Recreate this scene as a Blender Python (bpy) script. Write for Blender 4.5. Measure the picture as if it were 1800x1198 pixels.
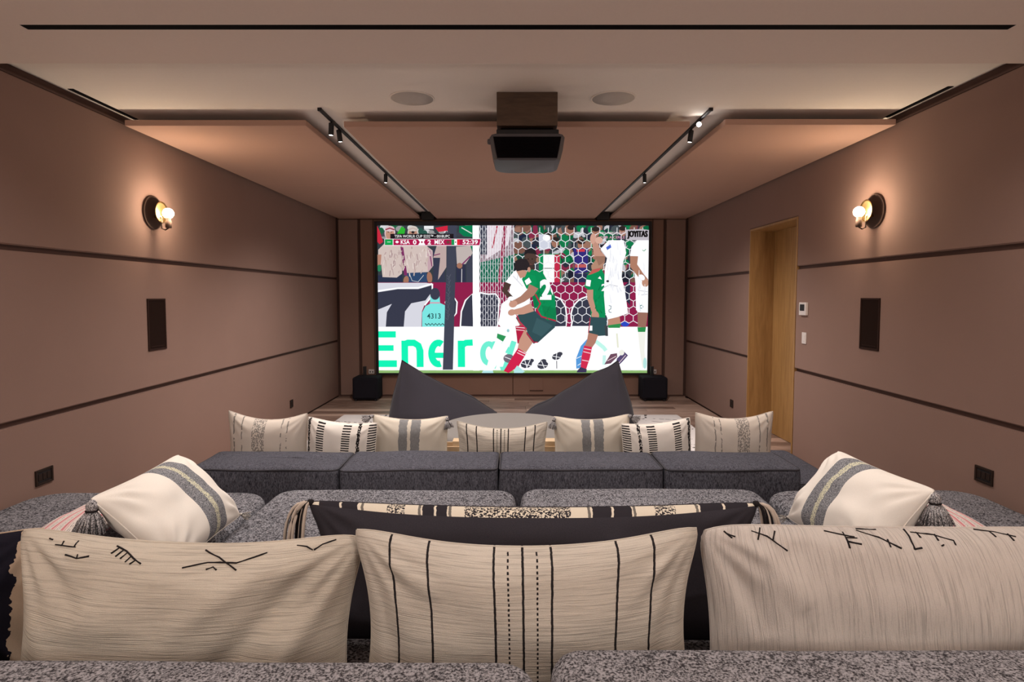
import bpy, bmesh, math, random
from mathutils import Vector, Matrix, noise
random.seed(7)
S = bpy.context.scene
COL = S.collection
for o in list(bpy.data.objects): bpy.data.objects.remove(o)

# ------------------------------------------------------------------ camera
CAM_H = 1.43
F = 1050.0
PITCH = math.radians(3.2)
cd = bpy.data.cameras.new('camera'); cam = bpy.data.objects.new('camera', cd); COL.objects.link(cam)
cam.location = (0, 0, CAM_H); cam.rotation_euler = (math.radians(90) - PITCH, 0, 0)
cd.sensor_fit = 'HORIZONTAL'; cd.sensor_width = 36; cd.lens = 36 * F / 1800
cd.shift_x = -5 / 1800; cd.shift_y = -(599 - (519 + F * math.tan(PITCH))) / 1800
cd.clip_start = 0.05
S.camera = cam

# ------------------------------------------------------------------ world, lights, exposure
W = bpy.data.worlds.new('world'); S.world = W; W.use_nodes = True
W.node_tree.nodes['Background'].inputs[0].default_value = (0.03, 0.024, 0.02, 1)
W.node_tree.nodes['Background'].inputs[1].default_value = 1.0
S.view_settings.view_transform = 'Standard'; S.view_settings.look = 'None'
S.view_settings.exposure = 0.9; S.view_settings.gamma = 1.0; S.view_settings.use_curve_mapping = False
SCONCE_W = 6.5
SPOT_W = 52.0
SLOT_W = 31.0
FILL_DOWN_W = 24.0
FILL_LAMP_W = 21.0
SCREEN_E = 0.56
WARM = (1.0, 0.78, 0.56)
NEUT = (1.0, 0.92, 0.86)
def light(name, kind, loc, w, color, target=None, size=0.03, angle=90, blend=0.6):
    l = bpy.data.lights.new(name, kind); l.energy = w; l.color = color
    l.shadow_soft_size = size
    if kind == 'SPOT': l.spot_size = math.radians(angle); l.spot_blend = blend
    o = bpy.data.objects.new(name, l); COL.objects.link(o); o.location = loc
    if target is not None:
        d = Vector(target) - Vector(loc); o.rotation_euler = d.to_track_quat('-Z', 'Y').to_euler()
    return o
# downlights set in the black ceiling slot above the rear sofa
for x in (-1.5, -0.5, 0.5, 1.5):
    light('slot_downlight', 'SPOT', (x, 2.52, 2.525), SLOT_W, NEUT, (x * 1.02, 2.2, 0.4), 0.04, 150, 0.9)

# two unseen downlights added above the camera to brighten the near cushions
for x in (-0.95, 0.95):
    light('fill_downlight', 'SPOT', (x, 0.42, 2.518), FILL_DOWN_W, NEUT, (x * 1.05, 1.2, 0.4), 0.045, 120, 0.8)

# ------------------------------------------------------------------ colour and node helpers
def lin(c):
    c = c / 255.0
    return c / 12.92 if c <= 0.04045 else ((c + 0.055) / 1.055) ** 2.4
def rgb(r, g, b): return (lin(r), lin(g), lin(b), 1.0)
MATS = {}
class NT:
    def __init__(s, name):
        s.m = bpy.data.materials.new(name); s.m.use_nodes = True
        s.t = s.m.node_tree; s.b = s.t.nodes['Principled BSDF']
        MATS[name] = s.m
    def n(s, kind, **kw):
        nd = s.t.nodes.new(kind)
        for k, v in kw.items(): setattr(nd, k, v)
        return nd
    def link(s, a, b): s.t.links.new(a, b)
    def set(s, sock, v):
        if hasattr(v, 'is_linked') or isinstance(v, bpy.types.NodeSocket): s.link(v, sock)
        else: sock.default_value = v
    def math(s, op, a, b=None, c=None, clamp=False):
        nd = s.n('ShaderNodeMath', operation=op, use_clamp=clamp)
        s.set(nd.inputs[0], a)
        if b is not None: s.set(nd.inputs[1], b)
        if c is not None: s.set(nd.inputs[2], c)
        return nd.outputs[0]
    def mix(s, f, a, b):
        nd = s.n('ShaderNodeMix', data_type='RGBA')
        s.set(nd.inputs[0], f); s.set(nd.inputs[6], a); s.set(nd.inputs[7], b)
        return nd.outputs[2]
    def coord(s, which='Object', scale=None):
        tc = s.n('ShaderNodeTexCoord'); o = tc.outputs[which]
        if scale is not None:
            mp = s.n('ShaderNodeMapping'); s.link(o, mp.inputs[0]); mp.inputs['Scale'].default_value = scale
            o = mp.outputs[0]
        return o
    def noise(s, vec, scale, detail=2, rough=0.5, dist=0.0):
        nd = s.n('ShaderNodeTexNoise'); s.link(vec, nd.inputs['Vector'])
        nd.inputs['Scale'].default_value = scale; nd.inputs['Detail'].default_value = detail
        nd.inputs['Roughness'].default_value = rough; nd.inputs['Distortion'].default_value = dist
        return nd.outputs[0]
    def ramp(s, f, stops, mode='LINEAR'):
        nd = s.n('ShaderNodeValToRGB'); r = nd.color_ramp; r.interpolation = mode
        while len(r.elements) < len(stops): r.elements.new(1.0)
        for e, (p, c) in zip(r.elements, stops):
            e.position = p; e.color = c if len(c) == 4 else (*c, 1)
        s.link(f, nd.inputs[0]); return nd.outputs[0]
    def bump(s, h, strength=0.3, dist=0.002):
        nd = s.n('ShaderNodeBump'); nd.inputs['Strength'].default_value = strength
        nd.inputs['Distance'].default_value = dist; s.link(h, nd.inputs['Height'])
        s.link(nd.outputs[0], s.b.inputs['Normal'])
    def base(s, c): s.set(s.b.inputs['Base Color'], c)
    def rough(s, r): s.set(s.b.inputs['Roughness'], r)
    def done(s, rough=0.8, metal=0.0, spec=0.3, sheen=0.0):
        s.b.inputs['Roughness'].default_value = rough; s.b.inputs['Metallic'].default_value = metal
        s.b.inputs['Specular IOR Level'].default_value = spec
        if sheen:
            s.b.inputs['Sheen Weight'].default_value = sheen; s.b.inputs['Sheen Roughness'].default_value = 0.5
        return s.m
def plain(name, c, rough=0.6, metal=0.0, spec=0.4, var=0.06, scale=60):
    a = NT(name); nz = a.noise(a.coord(), scale, 3)
    c1 = tuple(x * (1 - var) for x in c[:3]) + (1,); c2 = tuple(min(1, x * (1 + var)) for x in c[:3]) + (1,)
    a.base(a.mix(nz, c1, c2)); return a.done(rough, metal, spec)
def fabric(name, c, var=0.12, scale=420, bump=0.25, sheen=0.0, spec=0.1, big=0.05):
    a = NT(name); v = a.coord()
    f = a.noise(v, scale, 3, 0.6); g = a.noise(v, 3.0, 2)
    c1 = tuple(x * (1 - var) for x in c[:3]) + (1,); c2 = tuple(min(1, x * (1 + var)) for x in c[:3]) + (1,)
    k = a.math('ADD', f, a.math('MULTIPLY', a.math('SUBTRACT', g, 0.5), big * 6))
    a.base(a.mix(k, c1, c2)); a.bump(f, bump, 0.001); return a.done(0.95, 0, spec, sheen)
def emit(name, c, e):
    a = NT(name); a.base((0.02, 0.02, 0.02, 1)); a.b.inputs['Emission Color'].default_value = c
    a.b.inputs['Emission Strength'].default_value = e; return a.done(0.4)

WALL_C = (0.250, 0.160, 0.132)
M_wall = fabric('wall_fabric', WALL_C, 0.10, 300, 0.3, 0, 0.08, 0.06)
M_wallback = fabric('wall_backing_fabric', (0.25, 0.150, 0.116), 0.10, 300, 0.3, 0, 0.08)
M_panel = fabric('ceiling_panel_fabric', (0.44, 0.275, 0.215), 0.07, 300, 0.2, 0, 0.08, 0.04)
M_groove = plain('groove_dark_wood', (0.075, 0.036, 0.027), 0.8)
M_paint = plain('ceiling_paint', (0.80, 0.72, 0.65), 0.9, 0, 0.2, 0.03, 90)
M_bulk = plain('bulkhead_paint', (0.73, 0.61, 0.54), 0.9, 0, 0.2, 0.03, 90)
M_black = plain('matte_black', (0.010, 0.009, 0.011), 0.55)
M_slot = plain('slot_black', (0.004, 0.003, 0.004), 0.9, 0, 0.05)
M_grille = plain('speaker_grille_brown', (0.016, 0.008, 0.006), 0.9, 0, 0.05)
M_grilleframe = plain('speaker_frame_brown', (0.028, 0.013, 0.010), 0.8, 0, 0.1)
M_cgrille = plain('ceiling_speaker_grille', (0.47, 0.42, 0.38), 0.85)
M_wood = None
M_brass = plain('aged_brass', (0.75, 0.48, 0.20), 0.28, 1.0, 0.5)
M_bronze = plain('dark_bronze', (0.085, 0.052, 0.040), 0.75, 0.2, 0.25)
M_white_pl = plain('white_plastic', (0.62, 0.56, 0.54), 0.5)
M_dark_pl = plain('dark_plastic', (0.014, 0.011, 0.012), 0.5, 0, 0.2)
M_brown_pl = plain('brown_plastic', (0.022, 0.012, 0.009), 0.6, 0, 0.15)
M_projgrey = plain('projector_grey', (0.075, 0.068, 0.078), 0.5)
M_cord = plain('black_yarn', (0.018, 0.015, 0.016), 0.95, 0, 0.1)
M_lens = emit('spot_lens_glow', (1, 0.93, 0.85, 1), 12.0)
M_lens2 = emit('spot_lens_bright', (1, 0.96, 0.92, 1), 60.0)

def wood(name, ca, cb, scale=(1, 12, 12), var=0.5, rough=0.45):
    a = NT(name); v = a.coord('Object', scale)
    oi = a.n('ShaderNodeObjectInfo'); ad = a.n('ShaderNodeVectorMath', operation='ADD')
    cb_ = a.n('ShaderNodeCombineXYZ'); a.link(a.math('MULTIPLY', oi.outputs['Random'], 37.0), cb_.inputs[0])
    a.link(a.math('MULTIPLY', oi.outputs['Random'], 11.0), cb_.inputs[1])
    a.link(v, ad.inputs[0]); a.link(cb_.outputs[0], ad.inputs[1])
    g = a.noise(ad.outputs[0], 3.0, 6, 0.65, 0.6)
    k = a.math('ADD', g, a.math('MULTIPLY', a.math('SUBTRACT', oi.outputs['Random'], 0.5), var))
    a.base(a.ramp(k, [(0.28, ca), (0.72, cb)])); a.bump(g, 0.15, 0.002); return a.done(rough, 0, 0.4)
M_plank = wood('floor_walnut', (0.15, 0.090, 0.068), (0.50, 0.35, 0.28), (1.2, 14, 14), 0.4, 0.5)
M_oak = wood('door_oak', (0.26, 0.135, 0.045), (0.42, 0.235, 0.085), (9, 9, 0.8), 0.1, 0.5)
M_mount = wood('mount_walnut', (0.05, 0.027, 0.015), (0.105, 0.060, 0.035), (1.5, 10, 10), 0.1, 0.5)
M_tray = wood('tray_pine', (0.50, 0.34, 0.20), (0.70, 0.53, 0.34), (2, 14, 14), 0.1, 0.5)

def tweed(name, dark, light_, scale, mid=0.5, wid=0.14, stretch=(1, 1, 1), bump=0.7):
    a = NT(name); v = a.coord('Object', stretch)
    n1 = a.noise(v, scale, 3, 0.65); n2 = a.noise(v, scale * 0.33, 2); n3 = a.noise(a.coord(), 2.5, 2)
    k = a.math('ADD', a.math('MULTIPLY', n1, 0.8), a.math('MULTIPLY', n2, 0.2))
    k = a.math('ADD', k, a.math('MULTIPLY', a.math('SUBTRACT', n3, 0.5), 0.08))
    a.base(a.ramp(k, [(mid - wid, dark), (mid + wid, light_)]))
    a.bump(n1, bump, 0.003); return a.done(1.0, 0, 0.05)
M_tweed = tweed('sofa_tweed_grey', (0.020, 0.019, 0.024), (0.28, 0.275, 0.30), 135, 0.5, 0.085)
M_tweed_n = tweed('sofa_tweed_near', (0.03, 0.027, 0.03), (0.30, 0.285, 0.30), 205, 0.5, 0.085)
M_denim = tweed('sofa_charcoal_denim', (0.016, 0.0155, 0.022), (0.15, 0.150, 0.18), 230, 0.53, 0.19, (1, 1, 0.3), 0.3)
M_pipe = fabric('sofa_piping_charcoal', (0.05, 0.048, 0.056))
M_bean = fabric('beanbag_charcoal', (0.038, 0.035, 0.045), 0.10, 260, 0.3, 0.1)
M_ott = fabric('ottoman_pale_grey', (0.21, 0.195, 0.185), 0.06, 260, 0.2)
M_darkcloth = fabric('charcoal_cotton', (0.030, 0.027, 0.033), 0.2, 500, 0.4)

# ------------------------------------------------------------------ mesh helpers
def tag(o, label=None, cat=None, group=None, kind=None):
    if label: o['label'] = label
    if cat: o['category'] = cat
    if group: o['group'] = group
    if kind: o['kind'] = kind
    return o
def wm(o):
    if o is None: return Matrix.Identity(4)
    if o.parent is None: return o.matrix_basis.copy()
    return wm(o.parent) @ o.matrix_parent_inverse @ o.matrix_basis
def mk(name, verts, faces, mat, parent=None, smooth=False, mats=None, fm=None):
    """one mesh object from world-space vertices; parts keep their place under their parent"""
    me = bpy.data.meshes.new(name); me.from_pydata([tuple(v) for v in verts], [], faces); me.update()
    for m in (mats or [mat]): me.materials.append(m)
    if fm: me.polygons.foreach_set('material_index', fm)
    if smooth: me.polygons.foreach_set('use_smooth', [True] * len(me.polygons))
    o = bpy.data.objects.new(name, me); COL.objects.link(o)
    if parent is not None:
        o.parent = parent; o.matrix_parent_inverse = wm(parent).inverted()
    return o
def recenter(o, p):
    """move the origin of an unparented mesh object to p"""
    p = Vector(p); o.data.transform(Matrix.Translation(-p)); o.location = p; return o
def empty(name, loc, label=None, cat=None, group=None, kind=None):
    o = bpy.data.objects.new(name, None); COL.objects.link(o); o.location = loc; o.empty_display_size = 0.1
    return tag(o, label, cat, group, kind)
class Geo:
    def __init__(s): s.v = []; s.f = []; s.m = []
    def add(s, v, f, m=0):
        k = len(s.v); s.v += [tuple(p) for p in v]; s.f += [tuple(i + k for i in q) for q in f]; s.m += [m] * len(f); return s
    def box(s, x0, x1, y0, y1, z0, z1, m=0, bev=0.0):
        if bev <= 0:
            v = [(x, y, z) for z in (z0, z1) for y in (y0, y1) for x in (x0, x1)]
            return s.add(v, [(0, 2, 3, 1), (4, 5, 7, 6), (0, 1, 5, 4), (2, 6, 7, 3), (0, 4, 6, 2), (1, 3, 7, 5)], m)
        b = bmesh.new(); bmesh.ops.create_cube(b, size=1)
        for q in b.verts:
            q.co = ((x0 + x1) / 2 + q.co.x * (x1 - x0), (y0 + y1) / 2 + q.co.y * (y1 - y0), (z0 + z1) / 2 + q.co.z * (z1 - z0))
        bmesh.ops.bevel(b, geom=b.edges[:], offset=bev, segments=2, affect='EDGES', profile=0.5)
        b.verts.index_update()
        s.add([q.co[:] for q in b.verts], [[q.index for q in fc.verts] for fc in b.faces], m); b.free(); return s
    def tube(s, pts, r, n=6, m=0, caps=True):
        pts = [Vector(p) for p in pts]; rs = r if isinstance(r, (list, tuple)) else [r] * len(pts)
        v = []; up = Vector((0.31, 0.17, 0.93)).normalized()
        for i, p in enumerate(pts):
            t = (pts[min(i + 1, len(pts) - 1)] - pts[max(i - 1, 0)])
            t = t.normalized() if t.length > 1e-9 else Vector((0, 0, 1))
            a = t.cross(up)
            if a.length < 1e-3: a = t.cross(Vector((1, 0, 0)))
            a.normalize(); c = t.cross(a)
            for k in range(n):
                w = 2 * math.pi * k / n; v.append(p + (a * math.cos(w) + c * math.sin(w)) * rs[i])
        f = [(i * n + k, i * n + (k + 1) % n, (i + 1) * n + (k + 1) % n, (i + 1) * n + k) for i in range(len(pts) - 1) for k in range(n)]
        if caps: f += [tuple(range(n))[::-1], tuple((len(pts) - 1) * n + k for k in range(n))]
        return s.add(v, f, m)
    def loop(s, pts, r, n=6, m=0):
        pts = list(pts); return s.tube(pts + [pts[0]], r, n, m, False)
    def lathe(s, prof, origin, axis=(0, 0, 1), n=28, m=0):
        """prof: (radius, height along axis)"""
        ax = Vector(axis).normalized(); a = ax.cross(Vector((0, 1, 0)) if abs(ax.y) < 0.9 else Vector((1, 0, 0))).normalized(); c = ax.cross(a)
        O = Vector(origin); v = []
        for r, h in prof:
            for k in range(n):
                w = 2 * math.pi * k / n; v.append(O + ax * h + (a * math.cos(w) + c * math.sin(w)) * max(r, 1e-5))
        f = [(i * n + k, i * n + (k + 1) % n, (i + 1) * n + (k + 1) % n, (i + 1) * n + k) for i in range(len(prof) - 1) for k in range(n)]
        f += [tuple(range(n))[::-1], tuple((len(prof) - 1) * n + k for k in range(n))]
        return s.add(v, f, m)
    def prism(s, poly, axis, a0, a1, m=0):
        """poly in the plane normal to axis, extruded a0..a1"""
        def P(p, a): return {'x': (a, p[0], p[1]), 'y': (p[0], a, p[1]), 'z': (p[0], p[1], a)}[axis]
        n = len(poly); v = [P(p, a0) for p in poly] + [P(p, a1) for p in poly]
        f = [tuple(range(n))[::-1], tuple(range(n, 2 * n))] + [(i, (i + 1) % n, n + (i + 1) % n, n + i) for i in range(n)]
        return s.add(v, f, m)
    def obj(s, name, mat, parent=None, smooth=False, mats=None):
        return mk(name, s.v, s.f, mat, parent, smooth, mats, s.m if mats else None)
def fixn(o):
    b = bmesh.new(); b.from_mesh(o.data); bmesh.ops.recalc_face_normals(b, faces=b.faces[:]); b.to_mesh(o.data); b.free(); return o
def auto_smooth(o, deg=40):
    me = o.data; me.polygons.foreach_set('use_smooth', [True] * len(me.polygons))
    b = bmesh.new(); b.from_mesh(me)
    for e in b.edges:
        if len(e.link_faces) == 2 and e.calc_face_angle(0) > math.radians(deg): e.smooth = False
    b.to_mesh(me); b.free(); return o
def box(name, x0, x1, y0, y1, z0, z1, mat, parent=None, bev=0.0):
    return Geo().box(x0, x1, y0, y1, z0, z1, 0, bev).obj(name, mat, parent)
def rrect(cx, cy, hx, hy, R, seg=6, nedge=10):
    pts = []; R = max(min(R, hx - 1e-4, hy - 1e-4), 1e-4)
    cs = [(cx + hx - R, cy + hy - R, 0), (cx - hx + R, cy + hy - R, 90), (cx - hx + R, cy - hy + R, 180), (cx + hx - R, cy - hy + R, 270)]
    for i, (x, y, a) in enumerate(cs):
        arc = [(x + R * math.cos(math.radians(a + 90 * k / seg)), y + R * math.sin(math.radians(a + 90 * k / seg))) for k in range(seg + 1)]
        nx = cs[(i + 1) % 4]; a2 = nx[2]
        nxt = (nx[0] + R * math.cos(math.radians(a2)), nx[1] + R * math.sin(math.radians(a2)))
        pts += arc
        for k in range(1, nedge): pts.append((arc[-1][0] + (nxt[0] - arc[-1][0]) * k / nedge, arc[-1][1] + (nxt[1] - arc[-1][1]) * k / nedge))
    return pts
def cushion(name, x0, x1, y0, y1, z0, z1, mat, parent=None, R=0.08, r=0.045, bulge=0.02, wob=0.004, seed=0, side=0.01):
    cx, cy, hx, hy = (x0 + x1) / 2, (y0 + y1) / 2, (x1 - x0) / 2, (y1 - y0) / 2
    rings = []
    for k in range(5): a = math.radians(90 * k / 4); rings.append((r * (1 - math.sin(a)), z0 + r * (1 - math.cos(a))))
    for k in range(1, 4): rings.append((-side * math.sin(math.pi * k / 4), z0 + r + (z1 - z0 - 2 * r) * k / 4))
    for k in range(5): a = math.radians(90 * k / 4); rings.append((r * (1 - math.cos(a)), z1 - r + r * math.sin(a)))
    m = min(hx, hy); ins = r
    for k in range(1, 9): rings.append((r + (m * 0.97 - r) * (k / 8) ** 1.3, None))
    v = []; N = None
    for d, z in rings:
        loop = rrect(cx, cy, hx - d, hy - d, max(R - d, 0.004) if d < R else 0.004)
        N = len(loop)
        for (x, y) in loop:
            u = (x - cx) / hx; w = (y - cy) / hy
            bl = bulge * max(0, 1 - abs(u) ** 3) * max(0, 1 - abs(w) ** 3)
            nz = noise.noise(Vector((x * 3.1 + seed, y * 3.1, seed * 1.7))) * wob
            if z is None: v.append((x, y, z1 + bl + nz))
            else:
                t = max(0, (z - (z1 - r)) / r)
                v.append((x + noise.noise(Vector((x * 4, z * 6, seed))) * wob * 0.6, y + noise.noise(Vector((y * 4, x * 4, z * 6 + seed))) * wob * 0.6, z + (bl + nz) * t))
    n = len(rings)
    f = [tuple(range(N))[::-1]]
    f += [(i * N + k, i * N + (k + 1) % N, (i + 1) * N + (k + 1) % N, (i + 1) * N + k) for i in range(n - 1) for k in range(N)]
    f += [tuple((n - 1) * N + k for k in range(N))]
    return mk(name, v, f, mat, parent, True)

# ================================================================== SETTING
XL, XR, YB, YR = -2.50, 2.42, 8.44, -1.6
ZT = 2.525            # top of the fabric walls
ZC = 2.58             # ceiling
# floor with planks running across the room
fl = box('floor', XL - 0.3, XR + 0.9, YR - 0.2, YB + 0.2, -0.12, -0.012, M_groove); tag(fl, 'dark brown wooden plank floor running across the room', kind='structure')
pw = 0.155; row = 0; plank_mesh = {}
y = 3.3
while y < YB:
    off = random.uniform(0, 1.9); x = XL - off
    while x < XR + 0.75:
        L = random.choice((1.5, 1.9, 2.2)); a, b_ = max(x, XL), min(x + L, XR + 0.75 if 5.1 < y < 6.2 else XR)
        x += L
        if b_ - a < 0.05: continue
        yy = min(y + pw, YB)
        key = (round(b_ - a, 3), round(yy - y, 3))
        if key not in plank_mesh:
            g = Geo().box(0, b_ - a - 0.004, 0, yy - y - 0.004, -0.012, 0, 0)
            me = bpy.data.meshes.new('plank'); me.from_pydata(g.v, [], g.f); me.materials.append(M_plank); plank_mesh[key] = me
        o = bpy.data.objects.new('plank', plank_mesh[key]); COL.objects.link(o)
        o.parent = fl; o.location = (a, y, 0)
    y += pw
near = box('plank', XL, XR, YR, 3.296, -0.012, 0, M_plank, fl)

# side walls: dark backing with raised fabric panels, recessed joints between them
def wall_side(name, xf, sgn, label, cut):
    """xf: plane of the fabric face, sgn: +1 for the right wall"""
    g = Geo(); d0, d1 = xf + sgn * 0.022, xf + sgn * 0.22
    poly = [(YR, -0.1), (5.146, -0.1), (5.146, 2.104), (6.184, 2.104), (6.184, -0.1), (YB + 0.15, -0.1), (YB + 0.15, 2.9), (YR, 2.9)] if cut else \
           [(YR, -0.1), (YB + 0.15, -0.1), (YB + 0.15, 2.9), (YR, 2.9)]
    g.prism(poly, 'x', min(d0, d1), max(d0, d1))
    w = fixn(g.obj(name, M_groove)); tag(w, label, kind='structure')
    yn, yf = YR, YB - 0.03
    rows = [(0.012, 0.776), (0.804, 1.653), (1.681, ZT)]
    for z0, z1 in rows:
        polys = [[(yn, z0), (yf, z0), (yf, z1), (yn, z1)]]
        if cut:
            if z1 < 2.0: polys = [[(yn, z0), (5.145, z0), (5.145, z1), (yn, z1)], [(6.185, z0), (yf, z0), (yf, z1), (6.185, z1)]]
            else: polys = [[(yn, z0), (5.145, z0), (5.145, 2.105), (6.185, 2.105), (6.185, z0), (yf, z0), (yf, z1), (yn, z1)]]
        for p in polys:
            q = Geo().prism(p, 'x', min(xf, xf + sgn * 0.025), max(xf, xf + sgn * 0.025))
            o = fixn(q.obj('wall_panel', M_wall, w))
            b = bmesh.new(); b.from_mesh(o.data)
            ed = [e for e in b.edges if all(abs(v.co.x - xf) < 1e-5 for v in e.verts)]
            bmesh.ops.bevel(b, geom=ed, offset=0.006, segments=2, affect='EDGES'); b.to_mesh(o.data); b.free()
    return w
wl = wall_side('wall_left', XL, -1, 'brown fabric-panelled wall on the left with two dark horizontal joints', False)
wr = wall_side('wall_right', XR, 1, 'brown fabric-panelled wall on the right with an oak doorway', True)
# screen wall
wb = box('wall_front', XL - 0.2, XR + 0.2, YB + 0.02, YB + 0.2, -0.1, 2.9, M_groove); tag(wb, 'brown fabric-panelled wall behind the big screen', kind='structure')
for (a, b_, z0, z1, dy) in ((XL + 0.03, -2.205, 0.02, 2.49, 0.0), (-2.165, -1.99, 0.02, 2.49, 0.012), (-1.984, -0.03, 0.02, 0.325, 0.012), (-0.024, 1.93, 0.02, 0.325, 0.012),
                         (-1.984, 1.93, 0.331, 2.49, 0.012), (1.936, 2.085, 0.02, 2.49, 0.012), (2.125, XR - 0.03, 0.02, 2.49, 0.0)):
    box('wall_panel', a, b_, YB - 0.02 + dy, YB + 0.03, z0, z1, M_wallback if dy else M_wall, wb, 0.004)
box('skirting_strip', XL, XR, YB - 0.025, YB + 0.02, 0.0, 0.018, M_groove, wb)
# wall behind the camera
wrear = box('wall_rear', XL - 0.2, XR + 0.2, YR - 0.2, YR, -0.1, 2.9, M_groove); tag(wrear, 'brown fabric-panelled wall behind the rear sofa', kind='structure')
for z0, z1 in ((0.012, 0.778), (0.800, 1.656), (1.678, ZT)): box('wall_panel', XL, XR, YR, YR + 0.02, z0, z1, M_wall, wrear, 0.005)

# ceiling
ce = box('ceiling', XL - 0.3, XR + 0.3, 2.80, YB + 0.2, ZC, ZC + 0.25, M_paint); tag(ce, 'warm white painted ceiling above the hanging panels', kind='structure')
tr = Geo()
tr.box(XL - 0.15, XL + 0.001, YR, YB, ZT, ZT + 0.012); tr.box(XR - 0.001, XR + 0.15, YR, YB, ZT, ZT + 0.012)
o = tr.obj('trim_1', M_groove); tag(o, 'dark wooden strip along the top of both side walls', kind='structure')
# lowered bulkhead near the camera with a long black slot
g = Geo(); zb = 2.53; s0, s1 = 2.498, 2.545
g.box(XL - 0.1, XR + 0.1, YR, s0, zb, zb + 0.2); g.box(XL - 0.1, XR + 0.1, s1, 2.905, zb, zb + 0.2)
g.box(XL - 0.1, -2.02, s0, s1, zb, zb + 0.2); g.box(2.045, XR + 0.1, s0, s1, zb, zb + 0.2)
bk = g.obj('ceiling_bulkhead', M_bulk); tag(bk, 'lowered beige ceiling section nearest the camera', kind='structure')
sl = box('slot_channel', -2.02, 2.045, s0 + 0.0005, s1 - 0.0005, zb + 0.001, zb + 0.19, M_slot, bk); tag(sl, 'long black linear slot')
# hanging acoustic ceiling panels
ZP0, ZP1 = 2.495, 2.532
def cpanel(xa, xb, ys, label, nm):
    e = empty('ceiling_panel', ((xa + xb) / 2, ys[0], ZP0), label, 'ceiling panel', 'hanging ceiling panels')
    for a, b_ in zip(ys[:-1], ys[1:]):
        box('panel_board', xa, xb, a + 0.003, b_ - 0.003, ZP0, ZP1, M_panel, e, 0.004)
    for yy in (ys[0] + 0.5, (ys[0] + ys[-1]) / 2, ys[-1] - 0.5):
        for xx in (xa + 0.25, xb - 0.25): box('hanger', xx - 0.015, xx + 0.015, yy - 0.015, yy + 0.015, ZP1 - 0.001, ZC, M_black, e)
cpanel(XL + 0.045, -1.315, (3.82, 5.87, 6.81, YB - 0.03), 'brown fabric ceiling panel hanging along the left wall', 0)
cpanel(-1.085, 1.11, (3.85, 6.05, 6.81, YB - 0.03), 'widest brown fabric ceiling panel hanging in the middle, behind the projector', 1)
cpanel(1.315, XR - 0.035, (3.80, 6.81, 7.73, YB - 0.03), 'brown fabric ceiling panel hanging along the right wall', 2)
# black end blocks of the two light channels
for x, s in ((-1.2, 'left'), (1.215, 'right')):
    e = box('channel_end_block', x - 0.085, x + 0.085, 8.28, 8.405, 2.475, ZC, M_black); tag(e, 'small black block closing the %s light channel above the screen' % s, 'end block', 'channel end blocks')

# doorway on the right wall, lined with oak
dr = empty('door_1', (XR, 5.66, 0), 'oak lined doorway in the right wall', kind='structure')
t = 0.018
box('far_jamb', XR - 0.004, XR + 0.26, 6.165, 6.165 + t, 0, 2.085 + t, M_oak, dr)
box('near_jamb', XR - 0.004, XR + 0.26, 5.165 - t, 5.165, 0, 2.085 + t, M_oak, dr)
box('header', XR - 0.004, XR + 0.26, 5.165, 6.165, 2.085, 2.085 + t, M_oak, dr)
lf = box('door_leaf', XR + 0.245, XR + 0.285, 5.165, 6.165, 0.004, 2.085, M_oak, dr, 0.003)
hd = Geo().tube([(XR + 0.245, 5.25, 1.03), (XR + 0.205, 5.25, 1.03), (XR + 0.205, 5.36, 1.03)], 0.008, 8).obj('handle', M_brass, lf, True)

# ------------------------------------------------------------------ ceiling fittings
def linear_diffuser(x, y0, y1, side):
    e = empty('linear_diffuser', (x, (y0 + y1) / 2, ZC), 'thin black air slot in the ceiling beside the %s wall' % side, 'air slot', 'ceiling air slots')
    box('frame', x - 0.016, x + 0.016, y0, y1, ZC - 0.003, ZC + 0.004, M_slot, e)
    box('blade', x - 0.002, x + 0.002, y0 + 0.004, y1 - 0.004, ZC - 0.006, ZC - 0.002, M_dark_pl, e)
linear_diffuser(-2.478, 3.40, 3.98, 'left'); linear_diffuser(2.402, 3.36, 3.93, 'right')
def ceiling_speaker(x, y, label):
    e = empty('ceiling_speaker', (x, y, ZC), label, 'ceiling speaker', 'round ceiling speakers')
    Geo().lathe([(0.131, 0.0), (0.131, -0.004), (0.127, -0.006), (0.122, -0.004), (0.122, 0.0)], (x, y, ZC), (0, 0, 1), 48).obj('bezel', M_paint, e, True)
    fixn(Geo().lathe([(0.122, -0.001), (0.122, -0.0045), (0.06, -0.0055), (0.001, -0.006)], (x, y, ZC), (0, 0, 1), 48).obj('grille', M_cgrille, e, True))
ceiling_speaker(-0.600, 3.56, 'round pale ceiling speaker left of the projector'); ceiling_speaker(0.575, 3.56, 'round pale ceiling speaker right of the projector')

def downlight(x, y_, label):  # fitting for an added fill light, out of view
    e = empty('fill_downlight', (x, y_, zb), label, 'downlight', 'added fill downlights')
    Geo().lathe([(0.055, 0.0), (0.055, -0.004), (0.045, -0.005), (0.043, 0.0)], (x, y_, zb), (0, 0, 1), 32).obj('trim_ring', M_white_pl, e, True)
    Geo().lathe([(0.043, -0.0005), (0.02, -0.001), (0.001, -0.001)], (x, y_, zb), (0, 0, 1), 32).obj('lens', M_lens, e, True)
downlight(-0.95, 0.42, 'round recessed downlight added as fill above the camera, on the left'); downlight(0.95, 0.42, 'round recessed downlight added as fill above the camera, on the right')

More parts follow.
